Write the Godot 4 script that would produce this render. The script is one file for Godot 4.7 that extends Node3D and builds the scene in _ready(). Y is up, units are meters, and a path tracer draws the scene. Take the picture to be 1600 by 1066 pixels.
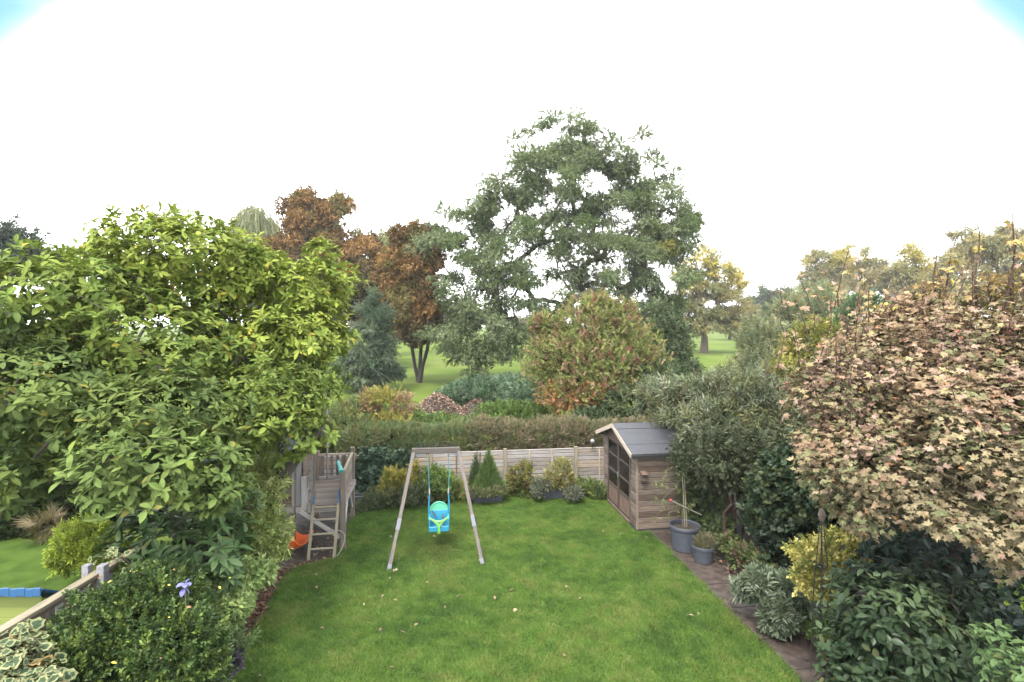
extends Node3D

const EYE := Vector3(0, 5, 0)          # where the photographer stands: an upstairs window
const LEAN := 0.14                     # the garden's own axes are turned a little from the view
var rng := RandomNumberGenerator.new()
var taken := {}
var M := {}
var grain: FastNoiseLite


# ---------------------------------------------------------------- meshes
class Geo:
	var v := PackedVector3Array()
	var n := PackedVector3Array()
	var uv := PackedVector2Array()
	var c := PackedColorArray()
	var tint := Color.WHITE

	func tri3(p: Vector3, q: Vector3, r: Vector3, np: Vector3, nq: Vector3, nr: Vector3, up: Vector2, uq: Vector2, ur: Vector2) -> void:
		if (q - p).cross(r - p).dot(np + nq + nr) > 0.0:
			v.append_array([p, r, q]); n.append_array([np, nr, nq]); uv.append_array([up, ur, uq])
		else:
			v.append_array([p, q, r]); n.append_array([np, nq, nr]); uv.append_array([up, uq, ur])
		c.append_array([tint, tint, tint])

	func tri(p: Vector3, q: Vector3, r: Vector3, hint := Vector3.UP) -> void:
		var m := (q - p).cross(r - p).normalized()
		if m.dot(hint) < 0.0:
			m = -m
		tri3(p, q, r, m, m, m, Vector2(p.x, p.z), Vector2(q.x, q.z), Vector2(r.x, r.z))

	func quad(p: Vector3, q: Vector3, r: Vector3, s: Vector3, hint := Vector3.UP) -> void:
		tri(p, q, r, hint)
		tri(p, r, s, hint)

	# a box with chamfered edges; the grain runs along its longest side
	func box(at: Vector3, size: Vector3, turn := Basis.IDENTITY, bevel := 0.004) -> void:
		var h := size * 0.5
		var b := minf(bevel, minf(h.x, minf(h.y, h.z)) * 0.45)
		var long := size.max_axis_index()
		var shift := Vector2(fposmod(at.x * 3.7 + at.y * 5.3 + at.z, 7.0), fposmod(at.x * 2.1 + at.y * 9.7 + at.z * 4.1, 5.0))
		var pt := func(a: int, s: Vector3) -> Vector3:
			var p := Vector3(s.x * (h.x - b), s.y * (h.y - b), s.z * (h.z - b))
			p[a] = s[a] * h[a]
			return p
		var put := func(ps: Array, nn: Vector3) -> void:
			var us := []
			var side := 0 if long != 0 else 1
			var third := 3 - long - side
			for p in ps:
				us.append(Vector2(p[long], p[side] + p[third]) + shift)
			var w := turn * nn
			for k in range(1, ps.size() - 1):
				tri3(at + turn * ps[0], at + turn * ps[k], at + turn * ps[k + 1], w, w, w, us[0], us[k], us[k + 1])
		for a in 3:
			var i := (a + 1) % 3
			var j := (a + 2) % 3
			for s in [-1.0, 1.0]:
				var q := []
				for e in [[-1, -1], [1, -1], [1, 1], [-1, 1]]:
					var sg := Vector3.ZERO
					sg[a] = s; sg[i] = e[0]; sg[j] = e[1]
					q.append(pt.call(a, sg))
				var nn := Vector3.ZERO
				nn[a] = s
				put.call(q, nn)
			for si in [-1.0, 1.0]:
				for sj in [-1.0, 1.0]:
					var q2 := []
					for e in [[i, -1.0], [i, 1.0], [j, 1.0], [j, -1.0]]:
						var sg := Vector3.ZERO
						sg[i] = si; sg[j] = sj; sg[a] = e[1]
						q2.append(pt.call(e[0], sg))
					var nn := Vector3.ZERO
					nn[i] = si; nn[j] = sj
					put.call(q2, nn.normalized())
		for sx in [-1.0, 1.0]:
			for sy in [-1.0, 1.0]:
				for sz in [-1.0, 1.0]:
					var sg := Vector3(sx, sy, sz)
					put.call([pt.call(0, sg), pt.call(1, sg), pt.call(2, sg)], sg.normalized())

	# a box from one point to another
	func bar(p: Vector3, q: Vector3, w: float, t: float, hint := Vector3.UP, bevel := 0.004) -> void:
		var z := (q - p).normalized()
		var x := hint.cross(z)
		x = x.normalized() if x.length() > 0.01 else Vector3.RIGHT.cross(z).normalized()
		box((p + q) * 0.5, Vector3(w, t, p.distance_to(q)), Basis(x, z.cross(x), z), bevel)

	func tube(pts: PackedVector3Array, radii: PackedFloat32Array, sides := 6, cap := true) -> void:
		var ref := Vector3.RIGHT
		var rings := []
		var run := 0.0
		var us := []
		for k in pts.size():
			var t := (pts[mini(k + 1, pts.size() - 1)] - pts[maxi(k - 1, 0)]).normalized()
			if absf(t.dot(ref)) > 0.95:
				ref = Vector3.BACK if absf(t.z) < 0.8 else Vector3.UP
			var x := (ref - t * ref.dot(t)).normalized()
			ref = x
			var y := t.cross(x)
			if k:
				run += pts[k].distance_to(pts[k - 1])
			us.append(run)
			var ring := []
			for s in sides + 1:
				var a := TAU * s / sides
				ring.append(x * cos(a) + y * sin(a))
			rings.append(ring)
		for k in pts.size() - 1:
			for s in sides:
				var a0: Vector3 = rings[k][s]
				var a1: Vector3 = rings[k][s + 1]
				var b0: Vector3 = rings[k + 1][s]
				var b1: Vector3 = rings[k + 1][s + 1]
				var p := pts[k]
				var q := pts[k + 1]
				var r0 := radii[k]
				var r1 := radii[k + 1]
				var w := 1.0 / sides * TAU * radii[0]
				tri3(p + a0 * r0, p + a1 * r0, q + b1 * r1, a0, a1, b1, Vector2(us[k], s * w), Vector2(us[k], (s + 1) * w), Vector2(us[k + 1], (s + 1) * w))
				tri3(p + a0 * r0, q + b1 * r1, q + b0 * r1, a0, b1, b0, Vector2(us[k], s * w), Vector2(us[k + 1], (s + 1) * w), Vector2(us[k + 1], s * w))
		if cap:
			for e in [0, pts.size() - 1]:
				var out := (pts[0] - pts[1]).normalized() if e == 0 else (pts[e] - pts[e - 1]).normalized()
				for s in sides:
					tri(pts[e], pts[e] + rings[e][s] * radii[e], pts[e] + rings[e][s + 1] * radii[e], out)

	# a turned shape: profile of (radius, height)
	func lathe(profile: Array, segs := 28, at := Vector3.ZERO) -> void:
		for k in profile.size() - 1:
			var p: Vector2 = profile[k]
			var q: Vector2 = profile[k + 1]
			var nn := Vector2(q.y - p.y, -(q.x - p.x)).normalized()
			for s in segs:
				var a := TAU * s / segs
				var b := TAU * (s + 1) / segs
				var ra := Vector3(cos(a), 0, sin(a))
				var rb := Vector3(cos(b), 0, sin(b))
				var na := ra * nn.x + Vector3.UP * nn.y
				var nb := rb * nn.x + Vector3.UP * nn.y
				var y0 := Vector3.UP * p.y + at
				var y1 := Vector3.UP * q.y + at
				if p.x > 0.0:
					tri3(ra * p.x + y0, rb * p.x + y0, rb * q.x + y1, na, nb, nb, Vector2(a, p.y), Vector2(b, p.y), Vector2(b, q.y))
				if q.x > 0.0:
					tri3(ra * p.x + y0, rb * q.x + y1, ra * q.x + y1, na, nb, na, Vector2(a, p.y), Vector2(b, q.y), Vector2(a, q.y))

	# a leaf blade that starts at the frame's origin, grows along +z and looks up along +y
	func blade(f: Transform3D, length: float, width: float, fold := 0.25, droop := 0.25, wide_at := 0.5, fine := false) -> void:
		var st := [0.0, wide_at, 1.0] if not fine else [0.0, wide_at * 0.5, wide_at, wide_at + (1.0 - wide_at) * 0.6, 1.0]
		var wd := [0.0, 1.0, 0.0] if not fine else [0.06, 0.72, 1.0, 0.62, 0.0]
		var mid := []
		var lf := []
		var rt := []
		for k in st.size():
			var t: float = st[k]
			var y := -droop * length * t * t
			var w: float = wd[k] * width * 0.5
			mid.append(f * Vector3(0, y, t * length))
			lf.append(f * Vector3(-w, y + fold * w, t * length))
			rt.append(f * Vector3(w, y + fold * w, t * length))
		var up := f.basis.y
		for k in st.size() - 1:
			for e in [lf, rt]:
				if wd[k] > 0.0:
					tri(mid[k], e[k], e[k + 1] if wd[k + 1] > 0.0 else mid[k + 1], up)
				if wd[k + 1] > 0.0:
					tri(mid[k], e[k + 1], mid[k + 1], up)

	# a lobed leaf: outline of (angle from the tip in degrees, reach), fanned about a point near the stalk
	func lobed(f: Transform3D, size: float, outline: Array, cup := 0.12, rim = null) -> void:
		var ring := []
		var pts := outline.duplicate()
		for k in range(outline.size() - 1, -1, -1):
			if absf(outline[k].x) > 0.1 and absf(outline[k].x) < 179.0:
				pts.append(Vector2(-outline[k].x, outline[k].y))
		for o in pts:
			var a := deg_to_rad(o.x)
			ring.append(Vector3(sin(a) * o.y * size, -cup * size * o.y * o.y + 0.1 * size * absf(sin(a * 2.5)), (0.35 + cos(a) * o.y) * size))
		var hub := Vector3(0, 0, 0.35 * size)
		var up := f.basis.y
		var keep := tint
		for k in ring.size():
			var p: Vector3 = ring[k]
			var q: Vector3 = ring[(k + 1) % ring.size()]
			if rim == null:
				tri(f * hub, f * p, f * q, up)
			else:
				var pi_ := hub.lerp(p, 0.66)
				var qi := hub.lerp(q, 0.66)
				tri(f * hub, f * pi_, f * qi, up)
				tint = rim
				quad(f * pi_, f * p, f * q, f * qi, up)
				tint = keep

	func mesh(m: Material = null) -> ArrayMesh:
		var a := []
		a.resize(Mesh.ARRAY_MAX)
		a[Mesh.ARRAY_VERTEX] = v
		a[Mesh.ARRAY_NORMAL] = n
		a[Mesh.ARRAY_TEX_UV] = uv
		a[Mesh.ARRAY_COLOR] = c
		var am := ArrayMesh.new()
		am.add_surface_from_arrays(Mesh.PRIMITIVE_TRIANGLES, a)
		if m:
			am.surface_set_material(0, m)
		return am


# many placements of one mesh
class Many:
	var at: Array[Transform3D] = []
	var col := PackedColorArray()
	func add(t: Transform3D, c: Color) -> void:
		at.append(t)
		col.append(c)


# ---------------------------------------------------------------- names and tags
func numbered(called: String) -> String:
	if not taken.has(called):
		taken[called] = 0
		return called
	taken[called] += 1
	return "%s_%03d" % [called, taken[called]]


func tag(o: Node, label: String, category: String, group := "") -> Node:
	o.set_meta("label", label)
	o.set_meta("category", category)
	if group:
		o.set_meta("group", group)
	return o


func thing(called: String, label: String, category: String, at := Vector3.ZERO, turn := 0.0, group := "") -> Node3D:
	var o := Node3D.new()
	o.name = numbered(called)
	add_child(o)
	o.position = at
	o.rotation.y = turn
	tag(o, label, category, group)
	return o


func put(called: String, g: Geo, m: Material, parent: Node = null, at := Vector3.ZERO) -> MeshInstance3D:
	var o := MeshInstance3D.new()
	o.mesh = g.mesh(m)
	return place(o, called, parent, at)


func place(o: Node3D, called: String, parent: Node, at := Vector3.ZERO) -> Node3D:
	if parent == null:
		o.name = numbered(called)
		add_child(o)
	else:
		var k := 0
		var free := called
		while parent.has_node(NodePath(free)):
			k += 1
			free = "%s_%03d" % [called, k]
		o.name = free
		parent.add_child(o)
	o.position = at
	return o


func part_box(called: String, parent: Node, at: Vector3, size: Vector3, m: Material, turn := Basis.IDENTITY, bevel := 0.004) -> MeshInstance3D:
	var g := Geo.new()
	g.box(at, size, turn, bevel)
	return put(called, g, m, parent)


func part_bar(called: String, parent: Node, p: Vector3, q: Vector3, w: float, t: float, m: Material, hint := Vector3.UP) -> MeshInstance3D:
	var g := Geo.new()
	g.bar(p, q, w, t, hint)
	return put(called, g, m, parent)


func part_tube(called: String, parent: Node, pts: Array, r: float, m: Material, sides := 8) -> MeshInstance3D:
	var g := Geo.new()
	var rr := PackedFloat32Array()
	rr.resize(pts.size())
	rr.fill(r)
	g.tube(PackedVector3Array(pts), rr, sides)
	return put(called, g, m, parent)


func struct(called: String, g: Geo, m: Material) -> MeshInstance3D:
	var o := put(called, g, m)
	o.set_meta("kind", "structure")
	return o


func many(called: String, w: Many, mesh: Mesh, parent: Node) -> MultiMeshInstance3D:
	var mm := MultiMesh.new()
	mm.transform_format = MultiMesh.TRANSFORM_3D
	mm.use_colors = true
	mm.mesh = mesh
	mm.instance_count = w.at.size()
	for k in w.at.size():
		mm.set_instance_transform(k, w.at[k])
		mm.set_instance_color(k, w.col[k])
	var o := MultiMeshInstance3D.new()
	o.multimesh = mm
	place(o, called, parent)
	o.set_meta("kind", "stuff")
	return o


# ---------------------------------------------------------------- chance
func r01() -> float:
	return rng.randf()


func rr(a: float, b: float) -> float:
	return rng.randf_range(a, b)


func rdir() -> Vector3:
	var z := rr(-1, 1)
	var a := rr(0, TAU)
	var s := sqrt(1.0 - z * z)
	return Vector3(s * cos(a), z, s * sin(a))


func frame(fwd: Vector3, up: Vector3, s: float) -> Basis:
	var z := fwd.normalized()
	var x := up.cross(z)
	if x.length_squared() < 0.0004:
		x = Vector3(1, 0.2, 0.3).cross(z)
	x = x.normalized()
	return Basis(x * s, z.cross(x) * s, z * s)


func shade(c: Color, k: float) -> Color:
	return Color(c.r * k, c.g * k, c.b * k)


func garden(x: float, y: float, z: float) -> Vector3:   # from the garden's own axes to the world's
	return Vector3(x * cos(LEAN) + z * sin(LEAN), y, -x * sin(LEAN) + z * cos(LEAN))


# ---------------------------------------------------------------- plants
func wobble(p: Vector3, f: float) -> float:
	return grain.get_noise_3d(p.x * f, p.y * f, p.z * f)


# points in a set of lumps [centre, radii, colour set, power]: [place, outward, colour set]
func lumps(blobs: Array, count: int, shell: float, rough := 0.3, freq := 2.0, bottom := 0.0) -> Array:
	var total := 0.0
	var sums := []
	for b in blobs:
		var r: Vector3 = b[1]
		total += pow((pow(r.x * r.y, 1.6) + pow(r.x * r.z, 1.6) + pow(r.y * r.z, 1.6)) / 3.0, 1.0 / 1.6)
		sums.append(total)
	var out := []
	var tries := 0
	while out.size() < count and tries < count * 4:
		tries += 1
		var pick := r01() * total
		var i := 0
		while sums[i] < pick:
			i += 1
		var b: Array = blobs[i]
		var d := rdir()
		var e: float = b[3] if b.size() > 3 else 2.0
		var k := 1.0 / pow(pow(absf(d.x), e) + pow(absf(d.y), e) + pow(absf(d.z), e), 1.0 / e)
		var c: Vector3 = b[0]
		var r: Vector3 = b[1]
		k *= 1.0 - shell * pow(r01(), 1.7)
		var p := c + d * k * r
		k = 1.0 + rough * wobble(p, freq)
		p = c + (p - c) * k
		if p.y < bottom:
			continue
		var deep := false
		for j in blobs.size():
			if j != i:
				var q: Vector3 = (p - blobs[j][0]) / blobs[j][1]
				if q.length_squared() < 0.45:
					deep = r01() > 0.12
					break
		if deep:
			continue
		var o := (d / r).normalized()
		out.append([p, o, b[2] if b.size() > 2 else 0])
	return out


func area_of(blobs: Array) -> float:
	var total := 0.0
	for b in blobs:
		var r: Vector3 = b[1]
		total += 4.0 * PI * pow((pow(r.x * r.y, 1.6) + pow(r.x * r.z, 1.6) + pow(r.y * r.z, 1.6)) / 3.0, 1.0 / 1.6)
	return total


# a branching frame from a trunk to every goal, thick where many twigs hang on
func limbs(trunks: Array, goals: Array, step: float, trunk_r: float, twig_r: float, rise := 0.8, sides := 5, sag := 0.0) -> Geo:
	var pos := PackedVector3Array()
	var par := PackedInt32Array()
	for t in trunks:
		for k in t.size():
			par.append(pos.size() - 1 if k else -1)
			pos.append(t[k])
	var heart: Vector3 = trunks[0][trunks[0].size() - 1]
	var order := goals.duplicate()
	order.sort_custom(func(a, b): return a.distance_squared_to(heart) < b.distance_squared_to(heart))
	for g in order:
		var best := 0
		var least := 1e9
		for k in pos.size():
			var dd := g.distance_to(pos[k]) as float
			var cost := dd + rise * maxf(0.0, pos[k].y + 0.35 * dd - g.y)
			if cost < least:
				least = cost
				best = k
		var a := pos[best]
		var dist := a.distance_to(g)
		var cnt := maxi(1, int(ceil(dist / step)))
		var last := best
		for k in range(1, cnt + 1):
			var t := float(k) / cnt
			var p := a.lerp(g, t) + Vector3.UP * sin(PI * t) * dist * (0.10 - sag)
			if k < cnt:
				p += rdir() * step * 0.13
			par.append(last)
			last = pos.size()
			pos.append(p)
	var count := PackedFloat32Array()
	count.resize(pos.size())
	var kids := []
	kids.resize(pos.size())
	for k in pos.size():
		kids[k] = []
	for k in range(pos.size() - 1, -1, -1):
		if kids[k].is_empty():
			count[k] = 1.0
		if par[k] >= 0:
			count[par[k]] += count[k]
			kids[par[k]].append(k)
	var most := 1.0
	for k in pos.size():
		most = maxf(most, count[k])
	var ex := log(trunk_r / twig_r) / maxf(log(most), 0.1)
	var made := Geo.new()
	var starts := []
	for k in pos.size():
		if par[k] < 0:
			starts.append([-1, k])
	while starts.size():
		var s: Array = starts.pop_back()
		var pts := PackedVector3Array()
		var rad := PackedFloat32Array()
		var k: int = s[1]
		if s[0] >= 0:
			pts.append(pos[s[0]])
			rad.append(twig_r * pow(count[k], ex))
		while true:
			pts.append(pos[k])
			var q := twig_r * pow(count[k], ex)
			if s[0] < 0 and rad.is_empty():
				q *= 1.45
			rad.append(q)
			if kids[k].is_empty():
				break
			var big: int = kids[k][0]
			for j in kids[k]:
				if count[j] > count[big]:
					big = j
			for j in kids[k]:
				if j != big:
					starts.append([k, j])
			k = big
		if pts.size() > 1:
			rad[rad.size() - 1] *= 0.4
			made.tube(pts, rad, sides + 3 if s[0] < 0 else (sides if rad[0] > twig_r * 2.5 else 3), false)
	return made


func tone(set_: Array, p: Vector3, f: float, spread := 0.22) -> Color:
	var t := clampf(0.5 + wobble(p + Vector3(31, 7, 13), f) * 1.1 + rr(-0.3, 0.3), 0.0, 0.999) * set_.size()
	var c: Color = set_[int(t)]
	return shade(c, rr(1.0 - spread, 1.0 + spread))


func gained(o: Dictionary) -> Array:
	var out := []
	for set_ in o.cols:
		var s := []
		for c in set_:
			s.append(shade(c, o.get("gain", 1.0)))
		out.append(s)
	return out


# one branching piece for each foot, each carrying the goals nearest to it
func stems_of(called: String, parent: Node3D, feet: Array, goals: Array, step: float, r: float, twig: float, rise: float, sides: int, m: Material) -> void:
	var share := []
	for f in feet:
		share.append([])
	for q in goals:
		var near := 0
		for k in feet.size():
			var top: Vector3 = feet[k][feet[k].size() - 1]
			var old: Vector3 = feet[near][feet[near].size() - 1]
			if top.distance_squared_to(q) < old.distance_squared_to(q):
				near = k
		share[near].append(q)
	for k in feet.size():
		put(called, limbs([feet[k]], share[k], step, r, twig, rise, sides), m, parent)


# twig with small leaves along +z, about 1 long
func spray(n: int, length: float, width: float, fold := 0.3, droop := 0.2, spread := 55.0, fine := false, reach := 1.0, twig := 0.012) -> Geo:
	var g := Geo.new()
	for k in n:
		var t := (k + 0.4) / n
		var a := deg_to_rad(spread * rr(0.6, 1.25)) * (1.0 - 0.55 * t)
		var roll := k * 2.4 + rr(-0.4, 0.4)
		var d := Vector3(sin(a) * cos(roll), sin(a) * sin(roll), cos(a))
		var up := Vector3.UP + rdir() * 0.5
		g.tint = shade(Color.WHITE, rr(0.6, 1.35))
		g.blade(Transform3D(frame(d, up, 1.0), Vector3(0, 0, t * reach)), length * rr(0.75, 1.2), width * rr(0.8, 1.2), fold, droop, rr(0.4, 0.6), fine)
	if twig > 0.0:
		g.tint = Color(0.75, 0.55, 0.5)
		g.tri(Vector3(-twig, 0, 0), Vector3(twig, 0, 0), Vector3(0, 0.01, reach), Vector3.UP)
		g.tri(Vector3(0, -twig, 0), Vector3(0, twig, 0), Vector3(0, 0.01, reach), Vector3.RIGHT)
	return g


# a shrub out of sprays
# o: blobs (in the world), mesh (about 1 long, scaled by size), size, cover, cols (sets of colours), out / up / droop: which way sprays point, shell, rough, freq, stems, stem_r, stem_mat
func shrub(called: String, label: String, category: String, at: Vector3, o: Dictionary, group := "") -> Node3D:
	var t := thing(called, label, category, at, 0.0, group)
	var blobs := []
	for b in o.blobs:
		var e: Array = b.duplicate()
		e[0] -= at
		blobs.append(e)
	var size: float = o.size
	var n := int(o.get("cover", 5.0) * area_of(blobs) / (size * size))
	var pts := lumps(blobs, n, o.get("shell", 0.45), o.get("rough", 0.4), o.get("freq", 2.0), o.get("bottom", 0.03) - at.y)
	var meshes: Array = o.mesh
	var sets := []
	for m in meshes:
		sets.append(Many.new())
	var cols: Array = gained(o)
	var cf: float = o.get("tone_freq", 3.0)
	for p in pts:
		var fwd: Vector3 = p[1] * o.get("out", 1.0) + Vector3.UP * o.get("up", 0.4) + rdir() * o.get("mess", 1.05)
		var s := size * rr(0.7, 1.3)
		var b := frame(fwd, Vector3.UP + rdir() * 0.6, s)
		sets[rng.randi() % sets.size()].add(Transform3D(b, p[0] - b.z * 0.5), tone(cols[mini(p[2], cols.size() - 1)], p[0] + at, cf, o.get("spread", 0.22)))
	for k in sets.size():
		many("foliage", sets[k], meshes[k], t)
	var ns: int = o.get("stems", 0)
	if ns:
		var goals := []
		for p in lumps(blobs, ns, 0.6, 0.1, 1.0, 0.1 - at.y):
			goals.append(p[0])
		var feet := []
		for k in o.get("feet", 1):
			var f: Vector3 = Vector3(rr(-1, 1), 0, rr(-1, 1)) * o.get("foot_spread", 0.15)
			var lean: Vector3 = Vector3(rr(-1, 1), 0, rr(-1, 1)) * 0.12
			feet.append([f, f + Vector3(0, 0.25, 0) + lean, f + Vector3(0, o.get("fork", 0.5), 0) + lean * 2.0])
		stems_of("stem", t, feet, goals, o.get("step", 0.3), o.get("stem_r", 0.03), o.get("twig_r", 0.005), 0.5, 5, o.get("stem_mat", M.bark))
	return t


# leaves placed one by one: those that show largest become nodes of their own, the rest one piece
func leaves(parent: Node3D, w: Many, meshes: Array, mats: Array, tints: Array, single: int, cell := 11.0) -> void:
	var best := {}
	var off := parent.position
	for k in w.at.size():
		var p := w.at[k].origin + off
		var d := -p.z
		if d < 1.0:
			continue
		var px := 512.0 + p.x / d * 537.6
		var py := 323.0 - (p.y - 5.0) / d * 537.6
		if px < 2 or px > 1022 or py < 2 or py > 680:
			continue
		var key := Vector2i(int(px / cell), int(py / cell))
		if not best.has(key) or best[key][0] > d:
			best[key] = [d, k]
	var list := best.values()
	list.sort_custom(func(a, b): return a[0] < b[0])
	var alone := {}
	for e in list.slice(0, single):
		alone[e[1]] = true
	var rest := []
	for m in meshes:
		rest.append(Many.new())
	var n := 0
	for k in w.at.size():
		if alone.has(k):
			var o := MeshInstance3D.new()
			var c := w.col[k]
			var pick := 0
			var near := 1e9
			for j in tints.size():
				var e: float = absf(tints[j].r - c.r) + absf(tints[j].g - c.g) + absf(tints[j].b - c.b)
				if e < near:
					near = e
					pick = j
			o.mesh = meshes[k % meshes.size()]
			o.material_override = mats[pick]
			o.name = "leaf" if n == 0 else "leaf_%03d" % n
			n += 1
			parent.add_child(o)
			o.transform = w.at[k]
		else:
			rest[k % meshes.size()].add(w.at[k], w.col[k])
	for k in rest.size():
		many("foliage", rest[k], meshes[k], parent)


# a tree: o has trunk (points from the foot up, about the foot) or trunks, blobs (about the foot), goals, clump, per (sprays in a clump), size, mesh, cols, trunk_r, bark ...
func tree(called: String, label: String, category: String, at: Vector3, o: Dictionary, group := "") -> Node3D:
	var t := thing(called, label, category, at, 0.0, group)
	var blobs := []
	for b in o.blobs:
		var e: Array = b.duplicate()
		e[0] -= at
		blobs.append(e)
	var pts := lumps(blobs, o.goals, o.get("shell", 0.75), o.get("rough", 0.25), o.get("freq", 0.25), o.get("bottom", 0.4) - at.y)
	var goals := []
	for p in pts:
		goals.append(p[0])
	var meshes: Array = o.mesh
	var sets := []
	for m in meshes:
		sets.append(Many.new())
	var cr: float = o.clump
	var droop: float = o.get("droop", 0.1)
	var cols: Array = gained(o)
	for p in pts:
		var base := tone(cols[mini(p[2], cols.size() - 1)], p[0] + at, o.get("tone_freq", 0.3), 0.12)
		for k in int(o.per * rr(0.6, 1.4)):
			var d := rdir()
			var q: Vector3 = p[0] + d * cr * pow(r01(), 0.45) * Vector3(1, o.get("flat", 0.6), 1)
			var fwd: Vector3 = d + p[1] * 0.6 + Vector3.DOWN * droop + rdir() * 0.4
			var s: float = o.size * rr(0.7, 1.3)
			var b := frame(fwd, Vector3.UP + rdir() * 0.7, s)
			sets[rng.randi() % sets.size()].add(Transform3D(b, q - b.z * 0.4), shade(base, rr(0.75, 1.25)))
	stems_of("trunk", t, o.get("trunks", [o.get("trunk", [])]), goals, o.get("step", 1.2), o.trunk_r, o.get("twig_r", 0.02), o.get("rise", 0.9), o.get("sides", 5), o.get("bark", M.bark))
	for k in sets.size():
		many("crown", sets[k], meshes[k], t)
	return t


# ---------------------------------------------------------------- the scene
func _ready() -> void:
	rng.seed = 20241
	# camera
	var cam := Camera3D.new()
	cam.name = "camera"
	cam.projection = Camera3D.PROJECTION_FRUSTUM
	cam.keep_aspect = Camera3D.KEEP_HEIGHT
	cam.near = 0.1
	cam.far = 900.0
	cam.size = 0.1 * 1066.0 / 840.0
	cam.frustum_offset = Vector2(0, -0.1 * 28.0 / 840.0)
	cam.position = EYE
	add_child(cam)
	cam.current = true
	# a bright white overcast with pale blue openings
	var e := Environment.new()
	e.tonemap_mode = Environment.TONE_MAPPER_LINEAR
	e.tonemap_exposure = 6.5
	e.background_mode = Environment.BG_SKY
	e.sky = Sky.new()
	var pano := PanoramaSkyMaterial.new()
	pano.panorama = ImageTexture.create_from_image(overcast())
	e.sky.sky_material = pano
	e.sdfgi_enabled = true
	e.ssao_enabled = true
	e.ssil_enabled = true
	e.fog_enabled = true
	e.fog_light_color = Color(0.93, 0.95, 0.97)
	e.fog_density = 0.00028
	var we := WorldEnvironment.new()
	we.name = "environment"
	we.environment = e
	add_child(we)
	var sun := DirectionalLight3D.new()
	sun.name = "sun"
	sun.light_color = Color(1.0, 0.96, 0.9)
	sun.light_energy = 0.48
	sun.light_angular_distance = 14.0
	sun.shadow_enabled = true
	sun.rotation = Vector3(deg_to_rad(-58), deg_to_rad(-25), 0)
	add_child(sun)
	grain = FastNoiseLite.new()
	grain.seed = 5
	grain.noise_type = FastNoiseLite.TYPE_SIMPLEX
	grain.frequency = 1.0
	materials()
	ground()
	park()
	fence_and_hedge()
	playhouse()
	summerhouse()
	swing()
	pots_and_planters()
	neighbour()
	planting()
	lawn_details()


func overcast() -> Image:
	var w := 768
	var h := 384
	var f := FastNoiseLite.new()
	f.seed = 12
	f.noise_type = FastNoiseLite.TYPE_SIMPLEX
	f.frequency = 1.3
	f.fractal_octaves = 5
	var glow := Vector3(0, -0.2425, -0.9701)
	var im := Image.create(w, h, false, Image.FORMAT_RGBF)
	for y in h:
		var up := (0.5 - (y + 0.5) / h) * PI
		for x in w:
			var az := wrapf((x + 0.5) / w * TAU, -PI, PI)     # 0 is straight ahead
			var d := Vector3(cos(up) * sin(az), sin(up), -cos(up) * cos(az))
			var n := f.get_noise_3d(d.x * 1.4, d.y * 2.2, d.z * 1.4)
			var a := acos(clampf(d.dot(glow), -1.0, 1.0))     # the brightest cloud stands before us, thinning to pale blue at the sides
			var open := smoothstep(0.85, 0.985, a) * smoothstep(0.02, 0.3, up) * clampf(1.0 + 0.35 * n, 0.0, 1.0)
			open = lerpf(open, clampf(0.16 + 1.2 * n, 0.0, 1.0) * smoothstep(0.02, 0.3, up), smoothstep(1.05, 1.35, a))
			var c := Color(1.05, 1.05, 1.06).lerp(Color(0.062, 0.128, 0.16), open)
			im.set_pixel(x, y, c)
	return im


func noise_tex(seed_: int, freq: float, ramp: Array, stops: Array, size := 512, oct := 4, warp := false) -> NoiseTexture2D:
	var f := FastNoiseLite.new()
	f.seed = seed_
	f.frequency = freq
	f.fractal_octaves = oct
	f.noise_type = FastNoiseLite.TYPE_SIMPLEX_SMOOTH
	f.domain_warp_enabled = warp
	var t := NoiseTexture2D.new()
	t.width = size
	t.height = size
	t.seamless = true
	t.noise = f
	var g := Gradient.new()
	g.offsets = PackedFloat32Array(stops)
	var cc := PackedColorArray()
	for c in ramp:
		cc.append(c)
	g.colors = cc
	t.color_ramp = g
	return t


func bump_tex(seed_: int, freq: float, strength: float, size := 512) -> NoiseTexture2D:
	var f := FastNoiseLite.new()
	f.seed = seed_
	f.frequency = freq
	f.fractal_octaves = 4
	var t := NoiseTexture2D.new()
	t.width = size
	t.height = size
	t.seamless = true
	t.as_normal_map = true
	t.bump_strength = strength
	t.noise = f
	return t


func lin(r: float, g: float, b: float) -> Color:
	return Color(r, g, b).linear_to_srgb()


func plain(col: Color, rough := 0.7, metal := 0.0) -> StandardMaterial3D:
	var m := StandardMaterial3D.new()
	m.albedo_color = col
	m.roughness = rough
	m.metallic = metal
	return m


func wood(seed_: int, cols: Array, rough := 0.85, coarse := 0.012) -> StandardMaterial3D:
	var m := plain(Color.WHITE, rough)
	m.albedo_texture = noise_tex(seed_, coarse, cols, [0.0, 0.35, 0.6, 1.0], 512, 5)
	m.normal_enabled = true
	m.normal_texture = M.wood_bump if M.has("wood_bump") else bump_tex(3, 0.02, 4.0)
	M.wood_bump = m.normal_texture
	m.normal_scale = 0.6
	m.uv1_scale = Vector3(0.3, 7.0, 1)
	return m


func tinted(m: StandardMaterial3D, k: Color) -> StandardMaterial3D:
	var c: StandardMaterial3D = m.duplicate()
	c.albedo_color = k
	return c


func leaf_mat(rough := 0.55, through := 0.5, spec := 0.4) -> StandardMaterial3D:
	var m := plain(Color.WHITE, rough)
	m.vertex_color_use_as_albedo = true
	m.metallic_specular = spec
	m.backlight_enabled = true
	m.backlight = Color(through, through, through * 0.75).linear_to_srgb()
	return m


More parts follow.
